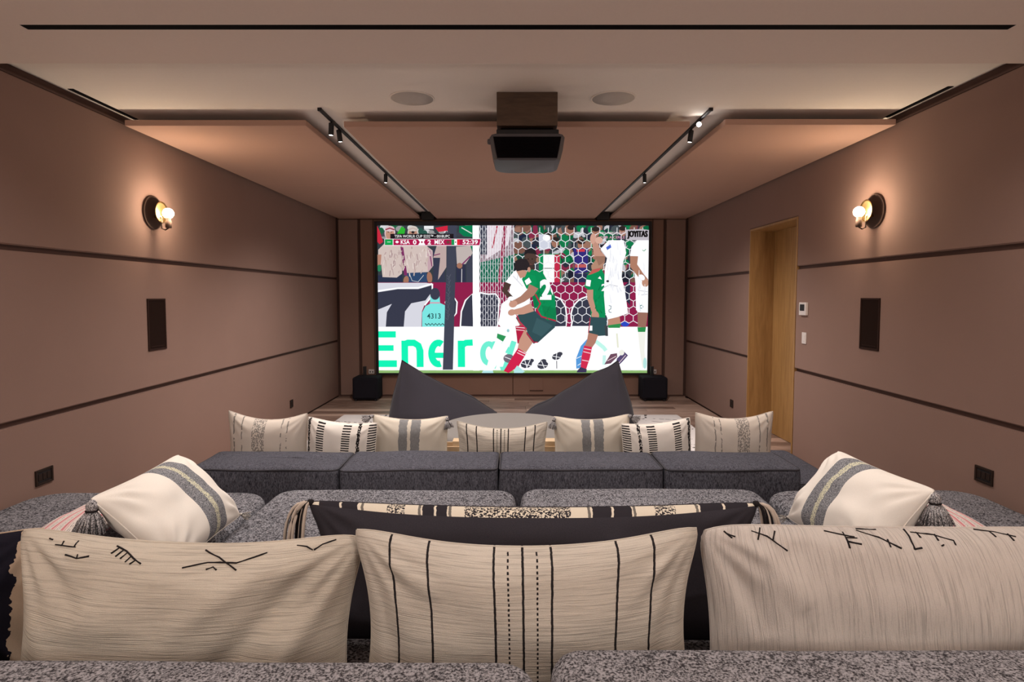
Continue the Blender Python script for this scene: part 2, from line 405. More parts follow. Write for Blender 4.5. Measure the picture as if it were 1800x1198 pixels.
# track lights
def track(x, side):
    e = empty('light_track', (x, 3.75, ZC), 'thin black lighting track in the %s ceiling channel' % side, 'light track', 'lighting tracks')
    box('rail', x - 0.010, x + 0.010, 3.75, 8.27, ZC - 0.016, ZC, M_black, e, 0.002)
    box('end_cap', x - 0.012, x + 0.012, 3.735, 3.75, ZC - 0.018, ZC, M_dark_pl, e)
track(-1.20, 'left'); track(1.205, 'right')
def spot(x, y, aim, label, lens, w, top=ZC - 0.016, L=0.072, ang=140):
    e = empty('track_spotlight', (x, y, top), label, 'spotlight', 'track spotlights')
    A = Vector((x, y, top - 0.014)); d = (Vector(aim) - A).normalized()
    Geo().lathe([(0.006, 0), (0.006, -0.02)], (x, y, top), (0, 0, 1), 10).obj('stem', M_black, e, True)
    R = 0.017
    bd = Geo().lathe([(R * 0.8, -0.006), (R, -0.002), (R, L), (R * 0.86, L + 0.001), (R * 0.84, L - 0.004)], A, d, 20).obj('barrel', M_black, e)
    auto_smooth(bd)
    Geo().lathe([(R * 0.85, L - 0.003), (R * 0.6, L + 0.001), (R * 0.1, L + 0.003)], A, d, 18).obj('lens', lens, e, True)
    P = A + d * (L + 0.012)
    light('track_spot', 'SPOT', P, w, NEUT, aim, 0.02, ang, 1.0)
spot(-1.20, 3.975, (-1.35, 4.1, 0.4), 'nearest black track spotlight on the left rail, lit and pointing down', M_lens, SPOT_W * 0.6)
spot(-1.20, 4.14, (-1.0, 4.45, 0.3), 'second black track spotlight on the left rail, lit and pointing down', M_lens, SPOT_W)
spot(-1.20, 5.62, (-1.3, 5.9, 0.0), 'small black track spotlight halfway along the left rail', M_lens, SPOT_W * 1.5)
spot(1.205, 3.985, (0.15, 0.1, 1.42), 'bright track spotlight on the right rail shining straight at the camera', M_lens2, SPOT_W * 0.5, ang=22)
spot(1.205, 4.15, (1.0, 4.45, 0.3), 'second black track spotlight on the right rail, lit and pointing down', M_lens, SPOT_W)
spot(1.205, 5.62, (1.3, 5.9, 0.0), 'small black track spotlight halfway along the right rail', M_lens, SPOT_W * 1.5)

# projector and its wooden mount
pm = box('projector_mount', -0.103, 0.243, 3.45, 3.79, 2.392, ZC, M_mount, None, 0.003); tag(pm, 'dark walnut box fixed to the ceiling above the projector', 'projector mount')
px, pz0, pz1 = 0.070, 2.198, 2.345
pe = empty('projector', (px, 3.6, pz0), 'black ceiling projector hanging below a walnut box', 'projector')
def proj_ring(inset, z):
    hx = 0.214 - inset; y0, y1 = 3.44 + inset * 0.3, 3.83 - inset * 0.5; p = []
    for k in range(13):
        a = math.radians(180 * k / 12); p.append((px + hx * math.copysign(abs(math.cos(a)) ** 0.45, math.cos(a)), y1 - 0.10 + 0.10 * math.sin(a) ** 0.8))
    p += [(px - hx, y0 + 0.02), (px - hx + 0.02, y0), (px + hx - 0.02, y0), (px + hx, y0 + 0.02)]
    return [(x, y, z) for x, y in p]
rings = [proj_ring(0.035, pz0), proj_ring(0.024, pz0 + 0.006), proj_ring(0.010, pz0 + 0.06), proj_ring(0.0, pz0 + 0.13), proj_ring(0.012, pz1)]
n = len(rings[0]); v = [p for r in rings for p in r]
f = [(i * n + k, i * n + (k + 1) % n, (i + 1) * n + (k + 1) % n, (i + 1) * n + k) for i in range(4) for k in range(n)] + [tuple(range(n))[::-1], tuple(4 * n + k for k in range(n))]
auto_smooth(fixn(mk('housing', v, f, M_projgrey, pe)), 35)
g = Geo().prism([(px - 0.170, pz0 + 0.012), (px + 0.170, pz0 + 0.012), (px + 0.192, pz1 - 0.02), (px - 0.192, pz1 - 0.02)], 'y', 3.428, 3.446)
fixn(g.obj('rear_panel', M_slot, pe))
for k in range(6): box('vent_slat', px - 0.15, px + 0.15, 3.424, 3.430, pz0 + 0.028 + k * 0.016, pz0 + 0.031 + k * 0.016, M_slot, pe)
box('top_plate', px - 0.175, px + 0.18, 3.452, 3.78, pz1 - 0.002, 2.372, M_black, pe, 0.004)
box('mount_bracket', px - 0.15, px + 0.15, 3.50, 3.74, 2.370, 2.3915, M_slot, pe)
Geo().lathe([(0.05, 0), (0.05, 0.03), (0.04, 0.035), (0.036, 0.02), (0.005, 0.03)], (px, 3.815, pz0 + 0.075), (0, 1, 0), 24).obj('lens', M_dark_pl, pe, True)
Geo().lathe([(0.016, 0), (0.018, 0.006), (0.014, 0.018), (0.004, 0.02)], (px - 0.208, 3.48, pz1 - 0.035), (-1, 0, 0), 16).obj('side_knob', M_projgrey, pe, True)

# wall sconces
M_bulb = emit('bulb_glow', (1.0, 0.84, 0.60, 1), 60.0)
def sconce(xw, y, z, s, label, group='wall sconces'):
    """xw wall plane, s direction into the room"""
    e = empty('wall_sconce', (xw, y, z), label, 'wall sconce', group)
    auto_smooth(Geo().lathe([(0.112, 0.0), (0.114, 0.009), (0.112, 0.011), (0.02, 0.0112), (0.001, 0.0112)], (xw, y, z), (s, 0, 0), 48).obj('backplate', M_bronze, e))
    Geo().lathe([(0.010, 0.015), (0.010, 0.062)], (xw, y, z - 0.03), (s, 0, 0), 14).obj('stem', M_brass, e, True)
    d = Geo().lathe([(0.002, 0.050), (0.030, 0.050), (0.062, 0.056), (0.074, 0.064), (0.073, 0.067), (0.060, 0.060), (0.030, 0.054), (0.002, 0.054)], (xw, y, z + 0.002), (s, 0, 0), 40).obj('reflector_dish', M_brass, e, True)
    c = (xw + s * 0.108, y, z - 0.005)
    so = Geo().lathe([(0.017, -0.100), (0.020, -0.096), (0.020, -0.055), (0.016, -0.050), (0.016, -0.022)], c, (0, 0, 1), 20).obj('socket', M_bronze, e); auto_smooth(so)
    Geo().tube([(xw + s * 0.06, y, z - 0.03), (xw + s * 0.062, y, z - 0.108), (xw + s * 0.085, y, z - 0.118), (xw + s * 0.108, y, z - 0.105)], 0.005, 8).obj('bracket', M_bronze, e, True)
    prof = [(0.010, -0.026)] + [(0.035 * math.sin(math.radians(a)), -0.035 * math.cos(math.radians(a))) for a in range(30, 181, 15)]
    Geo().lathe(prof, c, (0, 0, 1), 24).obj('bulb', M_bulb, e, True)
    light('sconce_lamp', 'POINT', (c[0] + s * 0.035, y - 0.0, c[2] + 0.01), SCONCE_W, WARM, None, 0.035)
sconce(XL, 4.16, 2.0, 1, 'brass wall sconce with a lit globe bulb on the left wall')
sconce(XR, 4.05, 1.995, -1, 'brass wall sconce with a lit globe bulb on the right wall, past the doorway')
sconce(XL, 0.1, 2.0, 1, 'brass wall sconce on the left wall near the camera')
sconce(XR, 0.1, 1.995, -1, 'brass wall sconce on the right wall near the camera')

# two unseen globe lamps added behind the camera to brighten the room
M_fill_globe = emit('fill_globe_glow', (1.0, 0.90, 0.80, 1), 6.0)
def fill_floor_lamp(x, y_, label):
    e = empty('fill_floor_lamp', (x, y_, 0), label, 'floor lamp', 'added fill lamps')
    auto_smooth(Geo().lathe([(0.15, 0.0), (0.15, 0.015), (0.13, 0.022), (0.02, 0.03)], (x, y_, 0), (0, 0, 1), 32).obj('base', M_bronze, e))
    Geo().tube([(x, y_, 0.02), (x, y_, 1.50)], 0.011, 10).obj('pole', M_brass, e, True)
    Geo().lathe([(0.03, 1.48), (0.045, 1.52), (0.04, 1.53)], (x, y_, 0), (0, 0, 1), 20).obj('globe_holder', M_brass, e, True)
    Geo().lathe([(0.13 * math.sin(math.radians(q)), 1.645 - 0.13 * math.cos(math.radians(q))) for q in range(14, 181, 11)], (x, y_, 0), (0, 0, 1), 28).obj('globe', M_fill_globe, e, True)
    light('fill_lamp_light', 'POINT', (x, y_ + 0.3, 1.645), FILL_LAMP_W, NEUT, None, 0.13)
fill_floor_lamp(-1.7, -0.9, 'globe floor lamp added as fill behind the rear sofa, on the left'); fill_floor_lamp(1.6, -0.9, 'globe floor lamp added as fill behind the rear sofa, on the right')

# in-wall speakers, outlets, thermostat, switch
def wall_plate(name, xw, s, y0, y1, z0, z1, label, cat, group, frame, inner, rim=0.012, d=0.008, kind='grille'):
    e = empty(name, (xw, (y0 + y1) / 2, z0), label, cat, group)
    def B(nm, a, b_, c, dd, depth, m, par=e, base=0.0):
        xs = sorted((xw + s * base, xw + s * depth)); return box(nm, xs[0], xs[1], a, b_, c, dd, m, par, min(0.002, (depth - base) * 0.3))
    B('frame', y0, y0 + rim, z0, z1, d, frame); B('frame', y1 - rim, y1, z0, z1, d, frame)
    B('frame', y0 + rim, y1 - rim, z0, z0 + rim, d, frame); B('frame', y0 + rim, y1 - rim, z1 - rim, z1, d, frame)
    i = B(kind, y0 + rim, y1 - rim, z0 + rim, z1 - rim, d * 0.6, inner)
    return e, B, i
def wall_speaker(xw, s, y0, y1, z0, z1, label):
    e, B, i = wall_plate('wall_speaker', xw, s, y0, y1, z0, z1, label, 'wall speaker', 'in-wall speakers', M_grilleframe, M_grille)
    B('badge_line', y0 + 0.03, y1 - 0.03, z0 + 0.026, z0 + 0.030, 0.0062, M_grilleframe, e, 0.004)
wall_speaker(XL, 1, 4.058, 4.268, 1.05, 1.408, 'dark brown in-wall speaker on the left wall below the sconce')
wall_speaker(XR, -1, 3.955, 4.175, 1.06, 1.412, 'dark brown in-wall speaker on the right wall below the sconce')
def outlet(xw, s, yc, zc, w, h, label, group, m1=M_brown_pl, m2=M_dark_pl, gangs=3):
    e, B, i = wall_plate('wall_outlet', xw, s, yc - w / 2, yc + w / 2, zc - h / 2, zc + h / 2, label, 'wall outlet', group, m1, m2, 0.012, 0.009, 'insert')
    gw = (w - 0.03) / gangs
    for k in range(gangs): B('socket', yc - w / 2 + 0.015 + gw * k + 0.003, yc - w / 2 + 0.015 + gw * (k + 1) - 0.003, zc - h * 0.22, zc + h * 0.22, 0.008, m1, e, 0.004)
outlet(XL, 1, 3.12, 0.475, 0.118, 0.082, 'black multi-gang wall outlet on the left wall above the rear sofa', 'wide wall outlets')
outlet(XR, -1, 3.03, 0.505, 0.118, 0.082, 'black multi-gang wall outlet on the right wall above the rear sofa', 'wide wall outlets')
outlet(XL, 1, 6.62, 0.223, 0.085, 0.085, 'small dark wall outlet low on the left wall near the screen', 'small wall outlets', gangs=1)
outlet(XR, -1, 6.60, 0.228, 0.085, 0.085, 'small dark wall outlet low on the right wall beyond the doorway', 'small wall outlets', gangs=1)
e = empty('thermostat', (XR, 4.99, 1.27), 'white thermostat with a dark display beside the doorway', 'thermostat')
box('body', XR - 0.02, XR, 4.93, 5.05, 1.265, 1.372, M_white_pl, e, 0.003); box('display', XR - 0.0215, XR - 0.019, 4.955, 5.03, 1.302, 1.356, M_dark_pl, e)
e = empty('light_switch', (XR, 4.975, 1.03), 'narrow white light switch below the thermostat', 'light switch')
box('plate', XR - 0.008, XR, 4.942, 5.012, 1.027, 1.122, M_white_pl, e, 0.002)
box('rocker', XR - 0.011, XR - 0.006, 4.955, 4.999, 1.05, 1.10, M_white_pl, e, 0.001)
# sockets on the screen wall
for x, s in ((-2.03, 'left'), (1.965, 'right')):
    e = empty('wall_socket', (x, YB - 0.02, 0.32), 'small white wall socket just above the %s subwoofer' % s, 'wall socket', 'white wall sockets')
    box('plate', x - 0.04, x + 0.04, YB - 0.03, YB - 0.018 + 0.011, 0.325, 0.385, M_white_pl, e, 0.002)
    for k in (-1, 1): box('socket_hole', x + k * 0.018 - 0.007, x + k * 0.018 + 0.007, YB - 0.0315, YB - 0.028, 0.340, 0.362, M_dark_pl, e)
e = empty('cover_plate', (0.30, YB - 0.01, 0.08), 'brown square cover plate on the wall below the screen', 'cover plate')
box('plate', 0.21, 0.40, YB - 0.016, YB - 0.004, 0.075, 0.27, M_wallback, e, 0.002); box('lip', 0.21, 0.40, YB - 0.019, YB - 0.015, 0.075, 0.09, M_groove, e)

# ------------------------------------------------------------------ subwoofers
M_sub = fabric('subwoofer_cloth', (0.013, 0.012, 0.017), 0.3, 300, 0.5)
def subwoofer(x0, x1, s, label):
    e = empty('subwoofer', ((x0 + x1) / 2, 8.14, 0), label, 'subwoofer', 'subwoofers')
    box('cabinet', x0, x1, 8.02, 8.33, 0.02, 0.322, M_sub, e, 0.022)
    box('front_grille', x0 + 0.025, x1 - 0.025, 8.008, 8.024, 0.045, 0.30, M_sub, e, 0.006)
    for a in (x0 + 0.04, x1 - 0.04):
        for b_ in (8.05, 8.30): Geo().lathe([(0.018, 0.0), (0.022, 0.021)], (a, b_, 0), (0, 0, 1), 12).obj('foot', M_dark_pl, e, True)
    cx_ = x0 + 0.11 if s < 0 else x1 - 0.16
    box('antenna', cx_ - 0.022, cx_ + 0.022, 8.26, 8.29, 0.32, 0.445, M_black, e, 0.004)
subwoofer(-2.20, -1.855, -1, 'black cube subwoofer on the floor left of the screen')
subwoofer(1.73, 2.07, 1, 'black cube subwoofer on the floor right of the screen')

# ================================================================== SCREEN
# picture coordinates: 45..1753 across, 57..993 down; the plane stands in front of the wall
SY = 8.385
PX0, PX1, PZ0, PZ1 = -1.916, 1.864, 0.340, 2.402
sc = empty('projection_screen', (-0.026, YB - 0.01, 0.31), 'wide wall screen showing a football match on the far wall', 'screen')
g = Geo()
for (a, b_, c, d) in ((PX0 - 0.04, PX0, 0.312, 2.458), (PX1, PX1 + 0.04, 0.312, 2.458), (PX0, PX1, 0.312, PZ0), (PX0, PX1, PZ1, 2.458)): g.box(a, b_, SY - 0.024, YB - 0.008, c, d, 0, 0.002)
g.obj('frame', M_black, sc)
box('top_housing', PX0, PX1, SY - 0.028, SY - 0.02, PZ1 + 0.004, 2.452, plain('screen_housing', (0.022, 0.019, 0.030), 0.5), sc, 0.002)
box('back_panel', PX0, PX1, SY + 0.001, YB - 0.012, PZ0, PZ1, M_black, sc)
class Pic:
    def __init__(s): s.v = []; s.f = []; s.c = []; s.y = SY
    def P(s, x, y): return (PX0 + (x - 45) / 1708.0 * (PX1 - PX0), s.y, PZ1 - (y - 57) / 936.0 * (PZ1 - PZ0))
    def up(s): s.y -= 0.00002
    def poly(s, pts, c, clip=True):
        s.up(); k = len(s.v)
        pts = [(min(max(x, 45), 1753), min(max(y, 57), 993)) for x, y in pts]
        s.v += [s.P(*p) for p in pts]; s.f.append(tuple(range(k, k + len(pts)))); s.c.append(c)
    def rect(s, x0, y0, x1, y1, c): s.poly([(x0, y0), (x1, y0), (x1, y1), (x0, y1)], c)
    def ell(s, x, y, rx, ry, c, rot=0, n=20):
        r = math.radians(rot)
        s.poly([(x + rx * math.cos(a) * math.cos(r) - ry * math.sin(a) * math.sin(r), y + rx * math.cos(a) * math.sin(r) + ry * math.sin(a) * math.cos(r)) for a in (2 * math.pi * k / n for k in range(n))], c)
    def stroke(s, pts, w, c, up=True):
        """thick line; w one width or one for each point"""
        ws = w if isinstance(w, (list, tuple)) else [w] * len(pts)
        if up: s.up()
        L = []; R = []
        for i, p in enumerate(pts):
            a = pts[max(i - 1, 0)]; b = pts[min(i + 1, len(pts) - 1)]
            dx, dy = b[0] - a[0], b[1] - a[1]; l = math.hypot(dx, dy) or 1; nx, ny = -dy / l * ws[i] / 2, dx / l * ws[i] / 2
            L.append((p[0] + nx, p[1] + ny)); R.append((p[0] - nx, p[1] - ny))
        cl = lambda p: (min(max(p[0], 45), 1753), min(max(p[1], 57), 993))
        k = len(s.v)
        for a, b in zip(L, R): s.v += [s.P(*cl(a)), s.P(*cl(b))]
        for i in range(len(pts) - 1): s.f.append((k + 2 * i, k + 2 * i + 1, k + 2 * i + 3, k + 2 * i + 2)); s.c.append(c)
    def text(s, body, x0, y0, x1, y1, c, bold=0.0, shear=0.0):
        s.up()
        cu = bpy.data.curves.new('t', 'FONT'); cu.body = body; cu.offset = bold; cu.shear = shear; cu.resolution_u = 3
        o = bpy.data.objects.new('t', cu); COL.objects.link(o)
        dg = bpy.context.evaluated_depsgraph_get(); me = bpy.data.meshes.new_from_object(o.evaluated_get(dg))
        xs = [q.co.x for q in me.vertices]; ys = [q.co.y for q in me.vertices]
        ax, bx_, ay, by = min(xs), max(xs), min(ys), max(ys); k = len(s.v)
        for q in me.vertices: s.v.append(s.P(x0 + (q.co.x - ax) / (bx_ - ax) * (x1 - x0), y1 - (q.co.y - ay) / (by - ay) * (y1 - y0)))
        for p in me.polygons: s.f.append(tuple(i + k for i in p.vertices)); s.c.append(c)
        bpy.data.objects.remove(o); bpy.data.curves.remove(cu); bpy.data.meshes.remove(me)
p = Pic(); R_ = random.Random(11)
WH = (250, 250, 252); MAR = (140, 28, 72); NAVY = (52, 55, 72); SLATE = (46, 76, 82); GRN = (0, 138, 82); SKIN = (178, 128, 108); SKIN2 = (160, 112, 92); CRIM = (172, 24, 76); TEAL = (4, 240, 180)
p.rect(45, 57, 1753, 993, (52, 60, 66))
# stands behind the goal
for i in range(330):
    x = R_.uniform(890, 1745); yv = R_.uniform(60, 410)
    c = R_.choice(((0, 96, 58), (8, 120, 72), (30, 38, 62), (40, 44, 58), (150, 110, 94), (120, 84, 72), (190, 190, 196), (20, 70, 60), (70, 80, 84), (130, 40, 70), (28, 30, 44)))
    p.ell(x, yv, R_.uniform(14, 34), R_.uniform(18, 44), c, R_.uniform(-30, 30), 9)
for (x, yv) in ((1165, 165), (1330, 180), (1120, 130), (1265, 90), (1590, 95), (1420, 100)): p.ell(x, yv, 24, 30, (158, 112, 94), 0, 14); p.ell(x, yv - 20, 25, 16, (44, 34, 34), 0, 14)
p.poly([(1060, 110), (1130, 120), (1140, 200), (1065, 215)], (205, 208, 222)); p.ell(1110, 135, 24, 20, WH)
p.poly([(1280, 200), (1375, 200), (1370, 350), (1290, 360)], (48, 42, 118)); p.rect(1300, 205, 1352, 222, (200, 60, 72)); p.rect(1290, 300, 1362, 322, (186, 90, 90)); p.rect(1285, 360, 1375, 415, (40, 44, 78))
p.poly([(1060, 235), (1200, 235), (1205, 420), (1065, 420)], GRN); p.rect(1090, 240, 1160, 420, (248, 248, 248)); p.rect(1160, 240, 1195, 420, (190, 40, 72)); p.rect(1085, 324, 1160, 329, (120, 120, 120))
# left supporters
for i in range(40):
    p.ell(R_.uniform(50, 640), R_.uniform(60, 130), R_.uniform(12, 34), R_.uniform(10, 26), R_.choice(((40, 84, 74), (60, 62, 74), (150, 150, 150), (30, 96, 64), (210, 210, 214), (70, 74, 82))), 0, 10)
p.poly([(45, 60), (60, 90), (82, 160), (60, 175), (45, 160)], (196, 40, 62)); p.poly([(165, 115), (200, 62), (222, 80), (215, 115)], (44, 176, 50)); p.rect(340, 60, 400, 80, (230, 230, 232))
p.poly([(410, 72), (488, 58), (488, 90), (430, 98)], (206, 36, 62)); p.poly([(562, 60), (645, 57), (645, 130), (590, 125), (560, 100)], (0, 120, 76)); p.stroke([(575, 70), (640, 108)], 6, (220, 226, 220)); p.poly([(608, 150), (645, 150), (645, 212), (615, 205)], (10, 124, 84))
TR = (206, 188, 182); TR2 = (186, 164, 160); PUR = (122, 46, 96)
p.poly([(45, 370), (200, 370), (200, 415), (50, 415)], (40, 48, 72)); p.poly([(212, 340), (352, 340), (358, 415), (222, 415)], (44, 70, 106)); p.rect(395, 200, 470, 415, (52, 56, 76)); p.rect(540, 200, 600, 415, (44, 48, 70)); p.rect(605, 240, 645, 415, (60, 64, 80))
p.poly([(50, 210), (90, 170), (180, 170), (205, 200), (198, 360), (165, 385), (75, 382), (68, 300), (48, 330)], TR); p.poly([(45, 240), (70, 240), (62, 330), (45, 340)], SKIN); p.ell(55, 325, 14, 22, (40, 130, 90))
p.poly([(192, 190), (250, 165), (330, 165), (392, 215), (396, 310), (365, 350), (225, 356), (200, 300)], TR); p.poly([(190, 190), (208, 195), (232, 370), (212, 372)], PUR); p.poly([(362, 190), (394, 225), (390, 318), (362, 352), (358, 250)], (192, 160, 168)); p.stroke([(372, 215), (388, 315)], 6, PUR)
p.poly([(396, 260), (420, 180), (480, 175), (478, 320), (425, 400), (440, 260)], TR2); p.stroke([(400, 245), (440, 235)], 6, PUR); p.poly([(540, 190), (630, 185), (645, 230), (600, 300), (545, 300)], (188, 176, 172)); p.stroke([(575, 305), (630, 250)], 8, PUR); p.ell(562, 310, 18, 18, SKIN2)
for i in range(90):
    x, yv = R_.uniform(75, 370), R_.uniform(190, 345); p.stroke([(x, yv), (x + R_.uniform(-12, 12), yv + R_.uniform(10, 40))], R_.uniform(3, 8), R_.choice(((222, 206, 200), (180, 156, 154), (196, 176, 168), (170, 146, 146))))
p.ell(372, 385, 17, 36, SKIN2, -5); p.ell(224, 402, 17, 28, SKIN2, 10)
for x, hat in ((125, (214, 190, 194)), (270, (206, 196, 188))):
    p.ell(x, 105, 34, 46, hat); p.ell(x, 112, 27, 38, (188, 140, 120)); p.ell(x, 78, 30, 18, hat); p.stroke([(x - 28, 84), (x, 74), (x + 28, 84)], 8, (150, 36, 66) if x < 200 else (190, 170, 164)); p.ell(x - 10, 98, 4, 3, (60, 44, 44)); p.ell(x + 10, 98, 4, 3, (60, 44, 44))
p.ell(270, 100, 8, 8, (30, 24, 28)); p.stroke([(245, 360), (262, 405), (300, 412), (335, 370)], 3, (214, 214, 214)); p.stroke([(576, 330), (574, 440)], 4, (224, 218, 220))
# maroon hoarding with big letters
p.rect(45, 415, 1753, 697, MAR)
p.poly([(45, 418), (350, 418), (390, 424), (386, 500), (338, 560), (322, 600), (318, 697), (45, 697)], (212, 212, 222)); p.stroke([(45, 470), (170, 452), (300, 450), (388, 424)], 10, WH)
p.poly([(45, 478), (170, 458), (300, 458), (384, 434), (386, 475), (345, 530), (255, 548), (215, 600), (206, 697), (92, 697), (100, 605), (132, 552), (45, 588)], NAVY)
p.stroke([(390, 424), (388, 500), (340, 560)], 9, WH)
def outlined(pts, c, w=9): p.poly(pts, c); p.stroke(pts + [pts[0]], w, WH)
outlined([(565, 697), (572, 600), (598, 530), (645, 486), (650, 697)], NAVY); outlined([(470, 540), (520, 500), (545, 540), (540, 610), (512, 650)], NAVY)
outlined([(688, 480), (740, 490), (790, 488), (812, 520), (800, 697), (688, 697)], NAVY)
outlined([(1150, 500), (1200, 520), (1232, 570), (1240, 640), (1236, 697), (1150, 697)], NAVY)
outlined([(1268, 697)] + [(1385 + 118 * math.cos(math.radians(a)), 625 - 120 * math.sin(math.radians(a))) for a in range(200, -21, -14)] + [(1495, 697)], NAVY)
p.poly([(1600, 440), (1640, 400), (1640, 560), (1605, 520)], (40, 44, 66)); p.ell(1610, 680, 26, 16, (40, 70, 190))
# steward
CY = (122, 226, 222)
p.poly([(322, 697), (324, 605), (345, 566), (385, 545), (430, 543), (468, 560), (468, 697)], CY); p.poly([(376, 500), (434, 500), (438, 552), (374, 552)], CY); p.ell(406, 488, 31, 38, (56, 58, 76)); p.stroke([(372, 545), (436, 545)], 9, (206, 160, 176)); p.text('4313', 354, 612, 441, 646, (26, 70, 76), 0.012)
p.stroke([(342 + 11 * k, 676 + (12 if k % 2 else 0)) for k in range(12)], 6, (40, 60, 66))
# white board with green letters
p.rect(45, 697, 1753, 978, WH)
p.rect(45, 726, 155, 766, TEAL); p.rect(45, 815, 140, 851, TEAL); p.rect(45, 912, 160, 955, TEAL)
p.rect(190, 786, 232, 955, TEAL); p.stroke([(200, 812), (232, 800), (270, 800), (298, 818), (308, 850), (308, 955)], [42, 42, 42, 42, 44, 44], TEAL)
p.stroke([(385 + 0, 880), (470, 880)], 34, TEAL); p.stroke([(425 + 44 * math.cos(math.radians(a)), 868 + 68 * math.sin(math.radians(a))) for a in range(300, 60, -12)], 42, TEAL)
p.rect(548, 786, 594, 955, TEAL); p.stroke([(572, 818), (600, 800), (643, 798)], 40, TEAL)
LT = (110, 236, 208)
p.stroke([(745 + 38 * math.cos(math.radians(a)), 868 + 62 * math.sin(math.radians(a))) for a in range(0, 361, 15)], 34, LT); p.stroke([(786, 790), (792, 900), (770, 960)], 36, LT); p.stroke([(835, 790), (870, 860)], 34, LT); p.stroke([(905, 790), (850, 960), (820, 970)], 34, LT)
p.rect(45, 976, 1753, 993, (138, 178, 108))
for i in range(60): x = R_.uniform(45, 1740); p.stroke([(x, 978), (x + R_.uniform(15, 40), 979)], 4, (152, 190, 122))
# goal frame, side net and back net
p.poly([(490, 57), (546, 57), (516, 972), (452, 972)], (62, 66, 82))
for i in range(16): yv = 370 + i * 18; x = 505 - (yv - 57) * 0.035; p.stroke([(x - 14 + (i % 3) * 6, yv), (x + 2, yv + 14), (x + 12 - (i % 2) * 8, yv - 6)], 3, (92, 96, 110))
p.poly([(690, 57), (905, 57), (905, 290), (690, 300)], (150, 130, 140)); p.poly([(690, 290), (905, 240), (905, 415), (690, 415)], (28, 104, 82)); p.poly([(735, 57), (890, 57), (870, 180), (730, 270)], (222, 208, 216)); p.rect(690, 57, 735, 240, (60, 64, 80)); p.stroke([(850, 60), (815, 415)], 22, (150, 50, 80)); p.stroke([(800, 60), (770, 200)], 10, (180, 70, 90))
p.rect(645, 57, 687, 978, WH)
NET = (238, 238, 242)
p.up()
for k in range(14):
    x0 = 693 + k * 16
    pts = [(x0 + (2.5 if (i + k) % 2 else -2.5) + (40 - k * 3) * 0.0, 57 + i * 22) for i in range(30)]; p.stroke(pts, 3.2, NET, False)
for k in range(13):
    for i in range(1, 29, 2):
        if (i // 2 + k) % 2 == 0: p.stroke([(693 + k * 16, 57 + i * 22), (709 + k * 16, 57 + i * 22)], 2.6, NET, False)
p.up()
hx, hy = 54.0, 62.0
for j in range(-1, 15):
    for i in range(-1, 18):
        x = 905 + i * hx + (hx / 2 if j % 2 else 0); yv = 70 + j * hy * 0.75
        sh = 0.05 * (yv - 60)
        a, b, c, d = (x, yv), (x, yv + hy * 0.5), (x + hx / 2, yv + hy * 0.75), (x - hx / 2, yv + hy * 0.75)
        for q0, q1 in ((a, b), (b, c), (b, d)):
            if min(q0[0], q1[0]) < 905 or max(q0[0], q1[0]) > 1752 or max(q0[1], q1[1]) > 700 or min(q0[1], q1[1]) < 57: continue
            p.stroke([q0, q1], 4.0, NET, False)
# boots and bags on the white board
for cx_, cy_, r in ((985, 935, 38), (1088, 942, 36), (1176, 888, 30), (1195, 872, 20), (1015, 915, 18), (1092, 918, 20)): p.ell(cx_, cy_, r, r * 0.7, (58, 60, 74), -15, 9)
for a, b in (((950, 930), (1025, 950)), ((975, 915), (990, 965)), ((1055, 940), (1125, 948)), ((1080, 915), (1100, 965)), ((1150, 885), (1205, 895)), ((1010, 905), (985, 960)), ((1178, 862), (1172, 915))): p.stroke([a, b], 4, WH)
p.stroke([(1177, 915), (1178, 965)], 4, (60, 60, 70))
p.poly([(1300, 900), (1330, 820), (1375, 770), (1368, 860), (1340, 960), (1302, 965)], (84, 152, 216)); p.stroke([(1302, 900), (1345, 880), (1368, 800)], 4, WH); p.stroke([(1310, 945), (1350, 920)], 4, WH)
p.stroke([(1425, 790), (1475, 830), (1490, 850)], 24, (190, 244, 232)); p.stroke([(1480, 880), (1478, 940)], 20, (196, 240, 232))
# white shirt defender behind the striker
DK = (74, 56, 50)
p.poly([(700, 993), (830, 800), (880, 700), (900, 600), (905, 760), (850, 860), (770, 980)], WH); p.poly([(905, 345), (865, 395), (850, 415), (880, 440), (870, 520), (828, 550), (805, 680), (860, 740), (930, 700), (1005, 600), (1010, 340)], WH)
p.poly([(850, 412), (888, 428), (866, 470), (908, 516), (896, 575), (880, 530), (828, 468)], DK); p.ell(1008, 262, 38, 52, (78, 58, 52)); p.poly([(968, 245), (975, 212), (1005, 200), (1040, 210), (1050, 245), (1030, 235), (990, 232)], (34, 30, 34)); p.ell(995, 268, 5, 3, (30, 20, 20)); p.ell(1020, 268, 5, 3, (30, 20, 20)); p.stroke([(998, 302), (1018, 302)], 5, (110, 66, 62)); p.ell(1010, 325, 26, 20, (60, 46, 42))
p.poly([(800, 740), (855, 758), (835, 792), (796, 768)], (40, 146, 84)); p.poly([(796, 770), (832, 792), (790, 880), (770, 940), (735, 940), (760, 850)], WH); p.ell(872, 900, 34, 28, (110, 104, 116)); p.stroke([(846, 890), (898, 910)], 4, WH); p.poly([(705, 978), (770, 978), (775, 993), (705, 993)], (176, 226, 226)); p.ell(868, 722, 8, 10, (150, 200, 204)); p.stroke([(900, 375), (960, 440)], 5, (214, 214, 222)); p.stroke([(935, 345), (925, 400)], 5, (222, 222, 228))
